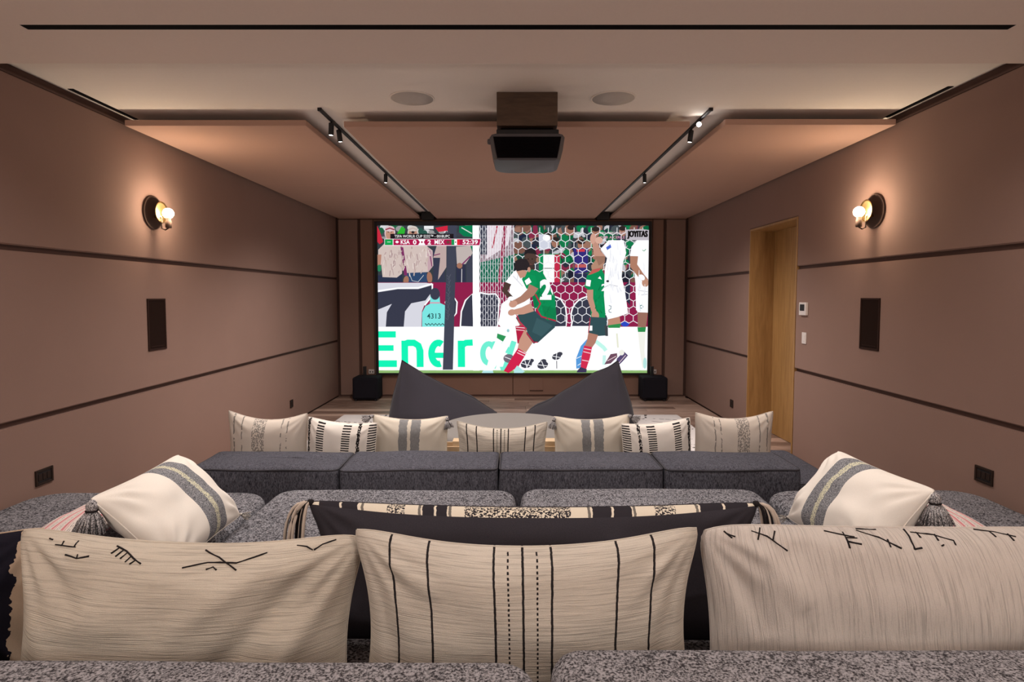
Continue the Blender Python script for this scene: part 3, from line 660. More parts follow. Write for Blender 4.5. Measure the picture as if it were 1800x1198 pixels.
# striker in green, back turned
p.poly([(916, 640), (945, 620), (985, 700), (985, 760), (960, 800), (945, 690)], (150, 104, 86)); p.stroke([(944, 690), (952, 760), (942, 806)], [60, 58, 30], (178, 28, 64)); p.stroke([(918, 700), (975, 705)], 6, (236, 200, 206)); p.stroke([(918, 716), (975, 721)], 5, (236, 200, 206))
p.stroke([(1010, 740), (975, 800), (955, 850)], [90, 80, 58], (196, 146, 126)); p.poly([(985, 730), (1062, 790), (1030, 806), (985, 745)], (50, 56, 66))
p.stroke([(958, 850), (905, 935), (855, 993)], [62, 66, 40], (206, 30, 74)); p.stroke([(932, 848), (982, 872)], 6, (240, 220, 224)); p.stroke([(925, 862), (974, 886)], 5, (240, 220, 224)); p.poly([(905, 975), (925, 945), (975, 985), (960, 993), (905, 993)], (176, 226, 226))
p.poly([(918, 640), (940, 610), (1030, 588), (1062, 622), (1172, 664), (1164, 702), (1110, 750), (1058, 798), (1000, 764), (985, 716), (938, 668)], SLATE); p.poly([(1050, 640), (1150, 690), (1080, 760), (1020, 730)], (56, 88, 94)); p.stroke([(922, 622), (940, 664), (985, 712)], 7, (196, 46, 78)); p.stroke([(985, 735), (1030, 796), (1056, 796)], 7, (176, 36, 66))
p.poly([(955, 395), (985, 345), (1020, 334), (1090, 358), (1128, 428), (1164, 500), (1176, 662), (1110, 650), (1058, 608), (1040, 560), (1024, 510), (985, 450)], GRN); p.poly([(1080, 560), (1170, 580), (1172, 650), (1100, 640)], (4, 124, 74)); p.poly([(1020, 500), (1070, 470), (1060, 560), (1035, 585)], (0, 120, 70))
p.stroke([(1040, 490), (1072, 550), (1052, 590), (1078, 632), (1172, 660)], 9, (180, 36, 66))
p.poly([(958, 402), (990, 362), (1040, 375), (1050, 424), (985, 456)], (0, 146, 86)); p.poly([(972, 406), (1000, 385), (1016, 414), (985, 434)], WH)
p.stroke([(1030, 440), (1010, 480), (960, 520), (905, 548)], [64, 56, 42, 36], (168, 122, 104)); p.ell(900, 552, 27, 22, (198, 148, 128), -20); p.stroke([(1022, 572), (960, 596), (910, 604)], [56, 46, 34], (196, 146, 126)); p.ell(892, 606, 25, 20, (198, 148, 128), -15); p.ell(888, 518, 20, 14, WH)
p.text('2', 1068, 396, 1142, 526, WH, 0.05); p.poly([(1136, 440), (1150, 470), (1152, 500), (1138, 470)], WH)
p.poly([(918, 340), (960, 335), (990, 345), (975, 380), (945, 390)], (190, 142, 122)); p.poly([(906, 320), (912, 282), (945, 264), (985, 268), (1004, 300), (996, 340), (960, 338), (925, 345)], (40, 34, 38)); p.ell(1000, 335, 10, 16, (190, 142, 122))
# second green player
p.poly([(1392, 310), (1430, 260), (1478, 285), (1455, 340), (1400, 350)], (176, 134, 112))
p.poly([(1366, 372), (1395, 338), (1455, 322), (1482, 380), (1484, 640), (1392, 634), (1386, 470), (1350, 444)], GRN); p.poly([(1372, 370), (1400, 335), (1462, 322), (1440, 345), (1392, 365)], (188, 90, 84)); p.poly([(1362, 397), (1392, 402), (1386, 442), (1358, 436)], WH); p.poly([(1435, 390), (1448, 376), (1460, 398)], WH); p.text('2', 1458, 425, 1490, 470, WH, 0.03)
p.stroke([(1385, 462), (1388, 520), (1412, 600)], [42, 36, 30], (190, 142, 122)); p.ell(1420, 625, 24, 30, (190, 142, 122), -15)
p.poly([(1388, 634), (1490, 640), (1500, 752), (1440, 756), (1378, 740)], SLATE); p.poly([(1480, 690), (1500, 690), (1502, 756), (1486, 756)], (60, 64, 70)); p.rect(1382, 690, 1402, 722, WH); p.stroke([(1388, 640), (1378, 736)], 6, (170, 40, 66))
p.stroke([(1408, 742), (1396, 790), (1374, 830)], [64, 56, 44], (174, 122, 104)); p.stroke([(1376, 822), (1362, 890), (1346, 968)], [52, 54, 36], (206, 40, 78)); p.stroke([(1350, 836), (1402, 846)], 5, (240, 210, 218)); p.stroke([(1346, 856), (1396, 868)], 5, (240, 210, 218)); p.stroke([(1338, 910), (1380, 918)], 5, (240, 210, 218)); p.poly([(1308, 978), (1330, 955), (1368, 968), (1366, 990), (1305, 990)], (56, 52, 84))
# white players on the right
p.stroke([(1478, 260), (1432, 240), (1418, 180), (1405, 130)], [56, 50, 40, 34], (190, 142, 124)); p.ell(1402, 140, 18, 34, (206, 158, 140), 5); p.ell(1440, 150, 24, 22, (214, 170, 152)); p.poly([(1415, 250), (1480, 250), (1478, 285), (1440, 310)], (150, 112, 94))
p.poly([(1450, 205), (1500, 150), (1595, 150), (1612, 230), (1590, 300), (1585, 380), (1606, 470), (1628, 612), (1560, 636), (1500, 652), (1484, 610), (1474, 500), (1478, 330), (1492, 260)], WH); p.poly([(1485, 195), (1512, 175), (1518, 195), (1492, 212)], (70, 100, 200)); p.stroke([(1452, 212), (1490, 260)], 4, (206, 206, 214)); p.ell(1497, 408, 9, 7, (50, 50, 60)); p.stroke([(1470, 450), (1510, 430), (1560, 440)], 4, (190, 190, 200)); p.stroke([(1506, 562), (1520, 566), (1518, 584), (1506, 590), (1508, 604), (1522, 606)], 4, (60, 110, 120))
p.poly([(1500, 650), (1575, 632), (1582, 690), (1502, 694)], (186, 136, 114)); p.poly([(1500, 688), (1584, 676), (1576, 706), (1504, 704)], (44, 140, 76)); p.poly([(1520, 704), (1574, 704), (1566, 790), (1580, 880), (1540, 880)], WH); p.stroke([(1558, 740), (1566, 830)], 10, (226, 228, 206))
p.poly([(1480, 938), (1520, 872), (1560, 866), (1562, 890), (1520, 932)], (108, 74, 92)); p.poly([(1552, 940), (1560, 900), (1605, 856), (1630, 880), (1600, 915), (1575, 940)], (84, 70, 112)); p.stroke([(1500, 915), (1555, 885)], 4, (230, 210, 214)); p.stroke([(1572, 930), (1616, 878)], 4, (230, 210, 214)); p.ell(1590, 862, 16, 18, (236, 236, 226))
p.poly([(1636, 250), (1645, 190), (1680, 150), (1753, 150), (1753, 610), (1700, 612), (1678, 590), (1672, 420), (1660, 300)], WH)
p.stroke([(1662, 250), (1660, 310), (1705, 370), (1742, 410)], [50, 46, 38, 34], (172, 122, 100)); p.ell(1735, 418, 22, 26, (190, 142, 120)); p.ell(1712, 384, 22, 16, WH, 40); p.stroke([(1690, 465), (1750, 475)], 4, (200, 200, 208)); p.stroke([(1710, 495), (1750, 490)], 4, (200, 200, 208)); p.ell(1712, 570, 12, 12, (60, 130, 130)); p.ell(1712, 570, 7, 7, WH); p.stroke([(1714, 212), (1724, 218), (1736, 206)], 4, (40, 150, 100))
p.stroke([(1720, 606), (1718, 660), (1716, 700)], [66, 58, 50], (150, 106, 92)); p.poly([(1688, 700), (1742, 700), (1738, 730), (1692, 730)], (44, 140, 76)); p.poly([(1692, 730), (1740, 730), (1734, 850), (1745, 960), (1722, 960), (1706, 850)], (238, 238, 230)); p.ell(1738, 930, 12, 36, (180, 226, 222))
for i in range(46):
    x, yv, ww = R_.choice(((1540, 400, 45), (1715, 400, 22), (1545, 300, 35))); x += R_.uniform(-ww, ww); yv += R_.uniform(-150, 150)
    if 150 < yv < 600: p.stroke([(x, yv), (x + R_.uniform(-10, 14), yv + R_.uniform(20, 60))], [2, 7], R_.choice(((234, 235, 241), (226, 228, 236), (240, 241, 245))))
for i in range(26):
    x, yv = R_.choice(((1100, 560), (1130, 600), (1060, 470), (1435, 470), (1440, 560))); x += R_.uniform(-22, 22); yv += R_.uniform(-40, 40)
    p.stroke([(x, yv), (x + R_.uniform(-14, 14), yv + R_.uniform(12, 36))], [2, 8], R_.choice(((0, 122, 70), (0, 150, 92), (0, 112, 64))))
# score bug and logos
p.rect(128, 110, 526, 141, (26, 20, 26)); p.text('TSFA WORLR CUP 5232\u2122 - 0018UPC', 154, 116, 502, 134, (236, 236, 236), 0.01)
p.poly([(90, 141), (699, 141), (692, 185), (90, 185)], (240, 225, 232)); p.poly([(93, 144), (695, 144), (688, 181), (93, 181)], CRIM)
p.rect(93, 145, 145, 180, (18, 160, 76)); p.stroke([(108, 161), (130, 161)], 4, (200, 236, 212)); p.stroke([(145, 144), (145, 181)], 4, WH)
p.ell(170, 161, 10, 10, WH, 0, 4); p.stroke([(160, 161), (180, 161)], 8, WH); p.text('KSA', 193, 148, 250, 175, WH, 0.02); p.text('0', 270, 148, 292, 177, WH, 0.03)
p.poly([(302, 145), (348, 145), (338, 162), (348, 180), (302, 180), (314, 162)], WH); p.ell(326, 162, 7, 8, CRIM, 0, 4); p.text('2', 362, 148, 383, 177, WH, 0.03); p.text('MEX', 406, 148, 468, 175, WH, 0.02); p.ell(491, 162, 11, 10, (110, 60, 60))
p.rect(512, 145, 530, 180, (20, 148, 80)); p.rect(530, 145, 547, 180, WH); p.rect(547, 145, 564, 180, (222, 34, 52)); p.ell(538, 162, 4, 5, (110, 90, 60)); p.text('52:39', 582, 148, 678, 176, WH, 0.02)
p.poly([(1606, 84), (1700, 80), (1753, 86), (1753, 150), (1610, 150)], (188, 182, 190)); [p.text('JOYITAS', 1616 + d_, 90, 1742 + d_, 142, (18, 16, 18), 0.03) for d_ in (0, 3, 5)]; p.text('TRO NERSAJ O.O', 1442, 98, 1602, 116, (236, 214, 224), 0.01); p.text('DAR A CERILE', 1450, 124, 1602, 140, (216, 150, 180), 0.01)
me = bpy.data.meshes.new('picture'); me.from_pydata(p.v, [], p.f); me.update()
ca = me.color_attributes.new('picture_colour', 'FLOAT_COLOR', 'CORNER'); dat = []
for poly in me.polygons:
    c = p.c[poly.index]; dat += [lin(c[0]), lin(c[1]), lin(c[2]), 1.0] * poly.loop_total
ca.data.foreach_set('color', dat)
a = NT('screen_picture'); at = a.n('ShaderNodeAttribute', attribute_name='picture_colour'); a.base((0.01, 0.01, 0.01, 1))
a.link(at.outputs['Color'], a.b.inputs['Emission Color']); a.b.inputs['Emission Strength'].default_value = SCREEN_E; me.materials.append(a.done(0.6, 0, 0.1))
po = bpy.data.objects.new('picture', me); COL.objects.link(po); po.parent = sc; po.matrix_parent_inverse = wm(sc).inverted(); po['label'] = 'football match broadcast with a striker in green shooting at the net'

# ================================================================== RUG, OTTOMAN, BEANBAGS
a = NT('rug_ivory'); v = a.coord(); nz = a.noise(v, 260, 3); wv = a.n('ShaderNodeTexVoronoi', feature='DISTANCE_TO_EDGE'); a.link(a.coord('Object', (1.3, 1.9, 1)), wv.inputs['Vector']); wv.inputs['Scale'].default_value = 1.4
ln = a.math('LESS_THAN', wv.outputs['Distance'], 0.02); br = a.math('GREATER_THAN', a.noise(v, 22, 2), 0.5)
a.base(a.mix(a.math('MULTIPLY', ln, br), a.mix(nz, (0.62, 0.585, 0.58, 1), (0.80, 0.77, 0.765, 1)), (0.10, 0.09, 0.09, 1))); a.bump(nz, 0.6, 0.004); M_rug = a.done(1, 0, 0.05)
rg = empty('rug', (-0.05, 5.6, 0), 'ivory rug with thin dark lines under the beanbags', 'rug')
cushion('pile', -2.03, 1.93, 4.2, 7.03, 0.001, 0.017, M_rug, rg, 0.02, 0.006, 0, 0.001)

def round_soft(name, cx_, cy_, R, z0, z1, mat, parent):
    prof = [(R - 0.05, z0), (R - 0.015, z0 + 0.02), (R, z0 + 0.07)] + [(R + 0.008 * math.sin(math.pi * k / 5), z0 + 0.07 + (z1 - z0 - 0.13) * k / 5) for k in range(1, 5)]
    prof += [(R - 0.06 * (1 - math.cos(math.radians(a_))), z1 - 0.06 + 0.06 * math.sin(math.radians(a_))) for a_ in range(0, 91, 15)] + [(R * 0.7, z1 + 0.006), (R * 0.4, z1 + 0.010), (0.002, z1 + 0.012)]
    return Geo().lathe(prof, (cx_, cy_, 0), (0, 0, 1), 64).obj(name, mat, parent, True)
ot = empty('round_ottoman', (-0.045, 4.80, 0.018), 'large round pale grey ottoman between the beanbags and the front sofa', 'ottoman')
round_soft('upholstery', -0.045, 4.80, 0.60, 0.03, 0.372, M_ott, ot)
Geo().loop([(-0.045 + 0.604 * math.cos(2 * math.pi * k / 64), 4.80 + 0.604 * math.sin(2 * math.pi * k / 64), 0.312) for k in range(64)], 0.004, 6).obj('piping', M_ott, ot, True)
for k in range(4):
    aa = math.radians(45 + 90 * k); Geo().lathe([(0.02, 0.0185), (0.024, 0.04)], (-0.045 + 0.45 * math.cos(aa), 4.80 + 0.45 * math.sin(aa), 0), (0, 0, 1), 12).obj('foot', M_dark_pl, ot, True)

def beanbag(sx, x_tip, x_out, x_tail, yc, label, seed):
    """pointed floor beanbag: tall peak near the outer end, low tail towards the middle"""
    nx, ny = 44, 28; L = x_tail - x_out
    def prof(t):
        tt = abs(x_tip - x_out) / abs(L)
        if t < tt: return 0.05 + 0.635 * (t / tt) ** 0.80
        q = (t - tt) / (1 - tt)
        return 0.685 - (0.685 - 0.36) * (1 - (1 - q) ** 2.2) * 0.86 - 0.30 * q ** 1.9
    def wid(t): return 0.36 * (max(0.0, 1 - abs(2 * t - 1) ** 3.2)) ** 0.5 + 0.02
    v = []; ts = []
    tt = abs(x_tip - x_out) / abs(L)
    for i in range(nx + 1): ts.append(tt * i / 8 if i <= 8 else tt + (1 - tt) * ((i - 8) / (nx - 8)) ** 1.25)
    for t in ts:
        h = max(prof(t), 0.03); w = wid(t); pk = math.exp(-((t - tt) / 0.16) ** 2)
        for j in range(ny + 1):
            s = -1 + 2 * j / ny; s = math.copysign(abs(s) ** (1 + 1.3 * pk), s) if pk > 0.02 else s
            e1 = 2.4 * (1 - pk) + 1.0 * pk
            z = h * (1 - abs(s) ** e1) ** (0.62 + 0.25 * pk)
            x = x_out + L * t + (x_tip - (x_out + L * t)) * 0.25 * pk * (z / 0.7)
            yy = yc + s * w * (1.0 - 0.28 * (z / 0.7)) 
            dn = noise.noise(Vector((x * 3.5 + seed, yy * 3.5, z * 3.5))) * 0.040 + noise.noise(Vector((x * 9 + seed, yy * 9, z * 9))) * 0.006
            v.append((x, yy + dn, max(0.0, z + dn * 0.7 * (z > 0.05) * (1 - pk))))
    m = ny + 1
    f = [(i * m + j, i * m + j + 1, (i + 1) * m + j + 1, (i + 1) * m + j) for i in range(nx) for j in range(ny)]
    f += [tuple(i * m for i in range(nx, -1, -1)) + tuple(), ]
    f[-1] = tuple([i * m for i in range(nx + 1)] + [i * m + ny for i in range(nx, -1, -1)])
    f += [tuple(range(m)), tuple(nx * m + j for j in range(m))[::-1]]
    e = empty('beanbag', ((x_out + x_tail) / 2, yc, 0.018), label, 'beanbag', 'floor beanbags')
    v = [(x, y_, z + 0.021) for x, y_, z in v]
    fixn(mk('body', v, f, M_bean, e, True))
    # seam along the ridge
    rid = [Vector(v[i * m + ny // 2]) + Vector((0, -0.004, 0.002)) for i in range(1, nx)]
    Geo().tube(rid, 0.004, 6).obj('seam', M_bean, e, True)
beanbag(-1, -1.265, -1.42, -0.20, 6.66, 'charcoal beanbag with its peak to the left, in front of the screen', 3.1)
beanbag(1, 1.150, 1.345, 0.12, 6.66, 'charcoal beanbag with its peak to the right, in front of the screen', 8.4)

# ================================================================== FRONT SOFA
fs = empty('front_sofa', (-0.1, 3.7, 0), 'low charcoal modular sofa facing the screen, seen from behind', 'sofa')
box('base', -1.84, 1.60, 3.36, 4.15, 0.03, 0.12, M_darkcloth, fs, 0.01)
bx_edges = [(-1.855, -1.005), (-0.997, -0.098), (-0.090, 0.845), (0.853, 1.625)]
def back_block(a, b_, k):
    y0, y1, z0, z1, r = 3.325, 3.715, 0.04, 0.452, 0.03
    bk_ = cushion('back_cushion', a, b_, y0, y1, z0, z1, M_denim, fs, 0.035, 0.028, 0.012, 0.010, k * 3.3, 0.004)
    lp = rrect((a + b_) / 2, (y0 + y1) / 2, (b_ - a) / 2 - 0.004, (y1 - y0) / 2 - 0.004, 0.034, 5, 14)
    pts = [(x, y_, z1 - 0.009 + noise.noise(Vector((x * 3.1 + k * 3.3, y_ * 3.1, k * 5.61))) * 0.010) for x, y_ in lp]
    Geo().loop(pts, 0.0055, 6).obj('piping', M_pipe, bk_, True)
for k, (a_, b_) in enumerate(bx_edges): back_block(a_, b_, k)
for k, (a_, b_) in enumerate(bx_edges): cushion('seat_cushion', a_, b_, 3.72, 4.17, 0.10, 0.218, M_denim, fs, 0.05, 0.03, 0.012, 0.003, 20 + k)
ch = cushion('side_seat', 1.700, 2.075, 3.70, 4.52, 0.03, 0.25, M_denim, fs, 0.05, 0.02, 0.008, 0.003, 31)
lp = rrect(1.8875, 4.11, 0.1835, 0.406, 0.05, 5, 12); Geo().loop([(x, y_, 0.243) for x, y_ in lp], 0.0045, 6).obj('piping', M_pipe, ch, True)

# wooden tray on the front sofa seat
ty = empty('wooden_tray', (-0.10, 4.16, 0.24), 'pale wooden tray standing behind the striped lumbar cushion of the front sofa', 'tray')
box('bottom', -0.52, 0.32, 4.045, 4.165, 0.240, 0.262, M_tray, ty)
box('long_side', -0.52, 0.32, 4.045, 4.057, 0.262, 0.395, M_tray, ty); box('long_side', -0.52, 0.32, 4.153, 4.165, 0.262, 0.40, M_tray, ty)
box('short_side', -0.52, -0.508, 4.057, 4.153, 0.262, 0.40, M_tray, ty); box('short_side', 0.308, 0.32, 4.057, 4.153, 0.262, 0.41, M_tray, ty)
box('wood_block', -0.43, -0.36, 4.058, 4.152, 0.262, 0.43, M_tray, ty, 0.003); box('wood_block', 0.20, 0.285, 4.058, 4.152, 0.262, 0.43, M_tray, ty, 0.003)

# ================================================================== REAR SOFA
rs = empty('rear_sofa', (0, 2.0, 0), 'deep grey tweed sofa spanning the room in the foreground', 'sofa')
box('base', -2.42, 2.36, 0.80, 3.04, 0.03, 0.20, M_darkcloth, rs, 0.02)
SEAT = [(-2.475, -1.262, 1.16, 3.09, 0.405, 0.16), (-1.235, 0.004, 1.16, 3.10, 0.415, 0.11), (0.032, 1.262, 2.74, 3.105, 0.417, 0.10), (0.032, 1.262, 1.16, 2.725, 0.413, 0.05), (1.29, 2.400, 1.16, 3.10, 0.413, 0.16)]
for k, (x0, x1, y0, y1, z1, R) in enumerate(SEAT):
    cushion('seat_cushion', x0, x1, y0, y1, 0.205, z1, M_tweed, rs, R, 0.04, 0.010, 0.006, 40 + k)
cushion('back_cushion', -2.30, 0.040, 0.80, 1.095, 0.21, 0.752, M_tweed_n, rs, 0.07, 0.035, 0.006, 0.005, 51)
cushion('back_cushion', 0.066, 2.30, 0.81, 1.125, 0.21, 0.755, M_tweed_n, rs, 0.06, 0.035, 0.008, 0.005, 52)

# ================================================================== CUSHIONS
class Pillow:
    def __init__(s, name, label, w, h, t, near, far, M, pinch=(0.06, 0.07), nx=56, nz=40, wr=0.006, seed=0.0, group=None, ear=1.0, sag=0.0, sagc=0.0, flop=0.0, pu=3.0, cat='cushion', skew=0.0, exp=0.55, botflat=0.0, rc=0.02, folds=(), taper=0.0):
        s.rc, s.folds, s.taper = rc, folds, taper
        s.w, s.h, s.t, s.pinch, s.wr, s.seed, s.ear, s.sag, s.flop, s.pu, s.skew, s.exp, s.bf = w, h, t, pinch, wr, seed, ear, sag, flop, pu, skew, exp, botflat
        s.sagc = sagc
        sp = lambda n: [math.sin(math.pi / 2 * (-1 + 2 * i / n)) for i in range(n + 1)]
        U, V = sp(nx), sp(nz); idx = {}; vs = []; faces = []; uvs = []; fm = []
        for side in (-1, 1):
            for j, v in enumerate(V):
                for i, u in enumerate(U):
                    rim = i in (0, nx) or j in (0, nz)
                    if side == 1 and rim: idx[(1, i, j)] = idx[(-1, i, j)]; continue
                    idx[(side, i, j)] = len(vs); vs.append(s.at(u, v, side))
            for j in range(nz):
                for i in range(nx):
                    q = [(i, j), (i + 1, j), (i + 1, j + 1), (i, j + 1)]
                    if side == 1: q = q[::-1]
                    faces.append([idx[(side, a, b)] for a, b in q]); uvs += [((U[a] + 1) / 2, (V[b] + 1) / 2) for a, b in q]; fm.append(0 if side < 0 else 1)
        me = bpy.data.meshes.new(name); me.from_pydata([tuple(x) for x in vs], [], faces); me.update()
        uvl = me.uv_layers.new(name='UVMap'); uvl.data.foreach_set('uv', [c for q in uvs for c in q])
        me.materials.append(near); me.materials.append(far); me.polygons.foreach_set('material_index', fm)
        me.polygons.foreach_set('use_smooth', [True] * len(me.polygons))
        s.o = bpy.data.objects.new(name, me); COL.objects.link(s.o); s.o.matrix_basis = M; s.M = M
        tag(s.o, label, cat, group)
        s.piping(near)
    def at(s, u, v, side, lift=0.0):
        px_, pz_ = s.pinch
        x = s.w / 2 * u * (1 - px_ * (1 - v * v)); top = max(v, 0); bot = max(-v, 0)
        z = s.h / 2 + s.h / 2 * v * (1 - pz_ * (1 - abs(u) ** 2.0) * (1 if v > 0 else 1 - s.bf))
        z -= s.sag * (1 - abs(u - s.sagc) ** 2.2) * ((v + 1) / 2) ** 2
        x *= (1 - s.rc * abs(v) ** 9) * (1 + s.taper * (v - 1)); z = s.h / 2 + (z - s.h / 2) * (1 - s.rc * 1.8 * abs(u) ** 9)
        x += s.skew * v * s.h / 2
        k = max(0.0, (1 - abs(u) ** s.pu) * (1 - abs(v) ** s.pu))
        T = s.t / 2 * k ** s.exp
        n1 = noise.noise(Vector((u * 2.2 + s.seed, v * 2.0, side * 3.0 + s.seed)))
        # creases running in from the corners
        cr = 0.0
        for cu in (-1, 1):
            for cv in (-1, 1):
                du, dv = (u - cu) * s.w / 2, (v - cv) * s.h / 2; r = math.hypot(du, dv)
                an = math.atan2(dv, du); cr += math.sin(an * 14 + s.seed * 3 + cu) * math.exp(-((r - 0.09) / 0.07) ** 2)
        y = side * (T + (n1 * s.wr * 1.6 + cr * s.wr * 0.7) * min(1.0, k * 3) + lift)
        for (u0, v0, u1, v1, amp, sg) in s.folds:
            ax, ay, bx2, by2 = u0 * s.w / 2, v0 * s.h / 2, u1 * s.w / 2, v1 * s.h / 2
            px2, py2 = u * s.w / 2, v * s.h / 2; dx, dy = bx2 - ax, by2 - ay; L2 = dx * dx + dy * dy
            tt = max(0.0, min(1.0, ((px2 - ax) * dx + (py2 - ay) * dy) / L2)); dd = math.hypot(px2 - ax - dx * tt, py2 - ay - dy * tt)
            y += side * amp * math.exp(-(dd / sg) ** 2) * min(1.0, k * 4) * math.sin(math.pi * (0.15 + 0.85 * tt)) ** 0.5
        y += s.flop * max(0.0, v) ** 2
        return Vector((x, y, z))
    def world(s, u, v, side, lift=0.0): return s.M @ s.at(u, v, side, lift)
    def piping(s, mat):
        pts = []
        for k in range(40): pts.append(s.world(-1 + 2 * k / 40, 1, -1))
        for k in range(28): pts.append(s.world(1, 1 - 2 * k / 28, -1))
        for k in range(40): pts.append(s.world(1 - 2 * k / 40, -1, -1))
        for k in range(28): pts.append(s.world(-1, -1 + 2 * k / 28, -1))
        s.seam = Geo().loop(pts, 0.0028, 5).obj('seam', mat, s.o, True)
    def mark(s, lines, r=0.0022, side=-1, name='embroidered_mark', mat=None):
        """raised stitching: one part for each polyline, in (u, v) of the face"""
        for ln in lines:
            pts = []
            for (a, b), (c, d) in zip(ln[:-1], ln[1:]):
                m = max(2, int(math.hypot((c - a) * s.w, (d - b) * s.h) / 0.012))
                pts += [s.world(2 * (a + (c - a) * k / m) - 1, 2 * (b + (d - b) * k / m) - 1, side, 0.0008) for k in range(m)]
            pts.append(s.world(2 * ln[-1][0] - 1, 2 * ln[-1][1] - 1, side, 0.0008))
            pts = [q + Vector((random.uniform(-1, 1), 0, random.uniform(-1, 1))) * 0.0005 for q in pts]
            rr = [r * random.uniform(0.75, 1.25) for _ in pts]
            Geo().tube(pts, rr, 6).obj(name, mat or M_cord, s.o, True)
def pose(x, y_, z, lean=0, roll=0, yaw=0):
    return Matrix.Translation((x, y_, z)) @ Matrix.Rotation(math.radians(yaw), 4, 'Z') @ Matrix.Rotation(math.radians(lean), 4, 'X') @ Matrix.Rotation(math.radians(roll), 4, 'Y')

# yarn for tassels: two-tone grey
a = NT('tassel_yarn'); nz = a.noise(a.coord('Object', (1, 1, 0.35)), 420, 2); a.base(a.ramp(nz, [(0.40, (0.035, 0.03, 0.035)), (0.56, (0.50, 0.48, 0.49))])); M_tassel = a.done(1, 0, 0.05)
a = NT('tassel_yarn_white'); nz = a.noise(a.coord('Object', (1, 1, 0.35)), 420, 2); a.base(a.ramp(nz, [(0.4, (0.10, 0.09, 0.09)), (0.52, (0.60, 0.56, 0.52))])); M_tassel_w = a.done(1, 0, 0.05)
def tassel(par, P, d, L, R, n=64, mat=None, rnd=None):
    """knot, collar and a skirt of strands hanging from P along d"""
    mat = mat or M_tassel
    rnd = rnd or random.Random(int(abs(P.x) * 1000) + 3); d = Vector(d).normalized(); a_ = d.cross(Vector((0.2, 1, 0.1))).normalized(); c_ = d.cross(a_)
    hd_ = L * 0.32
    e = Geo(); e.lathe([(R * 0.10, 0.0), (R * 0.26, hd_ * 0.2), (R * 0.36, hd_ * 0.55), (R * 0.30, hd_ * 0.85), (R * 0.24, hd_)], P, d, 14)
    t = e.obj('tassel', mat, par, True)
    Geo().loop([P + d * hd_ * 0.95 + (a_ * math.cos(w) + c_ * math.sin(w)) * R * 0.30 for w in [2 * math.pi * k / 16 for k in range(16)]], R * 0.06, 6).obj('tassel_collar', M_cord, t, True)
    g_ = Geo()
    for k in range(n):
        w = rnd.uniform(0, 6.283); q = rnd.uniform(0.25, 1) ** 0.6; dirv = a_ * math.cos(w) + c_ * math.sin(w); LL = L * rnd.uniform(0.9, 1.04) - 0.12 * L * q
        g_.tube([P + d * hd_ * 0.9 + dirv * R * 0.2 * q, P + d * (hd_ + (LL - hd_) * 0.35) + dirv * R * 0.62 * q, P + d * LL + dirv * R * q], [R * 0.05, R * 0.062, R * 0.05], 4)
    st = g_.obj('tassel_strands', mat, t, True); st['kind'] = 'stuff'

# ---- woven patterns (printed in the cloth, follow its own width)
def cloth(name, base=(0.60, 0.54, 0.47), var=0.10, ribs=None, ribdir='u', bump=0.35, fine=520):
    """starts a cloth material and returns (nodes, u, v, base colour)"""
    a = NT(name); uvn = a.n('ShaderNodeUVMap', uv_map='UVMap'); sep = a.n('ShaderNodeSeparateXYZ'); a.link(uvn.outputs[0], sep.inputs[0])
    u, v = sep.outputs[0], sep.outputs[1]
    f = a.noise(a.coord(), fine, 3, 0.6); h = f
    c = a.mix(f, tuple(x * (1 - var) for x in base) + (1,), tuple(min(1, x * (1 + var)) for x in base) + (1,))
    if ribs:
        mp = a.n('ShaderNodeMapping'); a.link(uvn.outputs[0], mp.inputs[0]); mp.inputs['Scale'].default_value = (3.0, ribs, 1) if ribdir == 'u' else (ribs, 2.2, 1)
        r1 = a.noise(mp.outputs[0], 1.0, 4, 0.6, 0.15); mp2 = a.n('ShaderNodeMapping'); a.link(uvn.outputs[0], mp2.inputs[0]); mp2.inputs['Scale'].default_value = (7.0, ribs * 2.6, 1) if ribdir == 'u' else (ribs * 2.6, 6.0, 1)
        r2 = a.noise(mp2.outputs[0], 1.0, 3, 0.6, 0.2)
        rr = a.math('ADD', a.math('MULTIPLY', r1, 0.55), a.math('MULTIPLY', r2, 0.45))
        c = a.mix(a.ramp(rr, [(0.40, (0, 0, 0)), (0.50, (1, 1, 1))]), tuple(x * 0.72 for x in base) + (1,), c)
        h = a.math('ADD', a.math('MULTIPLY', rr, 1.4), a.math('MULTIPLY', f, 0.35))
    a.bump(h, bump, 0.004 if ribs else 0.0015)
    return a, u, v, c
def finish(a, c): a.base(c); return a.done(1.0, 0, 0.05, 0.0)
def band(a, u, lo, hi): return a.math('MULTIPLY', a.math('GREATER_THAN', u, lo), a.math('LESS_THAN', u, hi))
def wobble(a, u, amt, scale=60): return a.math('ADD', u, a.math('MULTIPLY', a.math('SUBTRACT', a.noise(a.coord(), scale, 3), 0.5), amt))
def any_(a, ms):
    r = ms[0]
    for m in ms[1:]: r = a.math('MAXIMUM', r, m)
    return r
DK_Y = (0.022, 0.019, 0.020, 1)
CREAM = (0.55, 0.495, 0.43)
WHITE = (0.74, 0.69, 0.64)
# cream with a speckled band and faint lines
a, u, v, c = cloth('cushion_speckled_band', (0.60, 0.535, 0.475)); w_ = wobble(a, u, 0.02, 40)
sp_ = a.math('MULTIPLY', band(a, w_, 0.34, 0.50), a.math('GREATER_THAN', a.noise(a.coord('Object', (1, 1, 0.6)), 150, 3), 0.49))
l2 = a.math('MULTIPLY', any_(a, [band(a, w_, 0.085, 0.105), band(a, w_, 0.20, 0.215), band(a, w_, 0.70, 0.715), band(a, w_, 0.775, 0.79)]), a.math('GREATER_THAN', a.noise(a.coord(), 34, 2), 0.45))
M_pA = finish(a, a.mix(a.math('MULTIPLY', any_(a, [sp_, l2]), 0.72), c, (0.10, 0.095, 0.095, 1)))
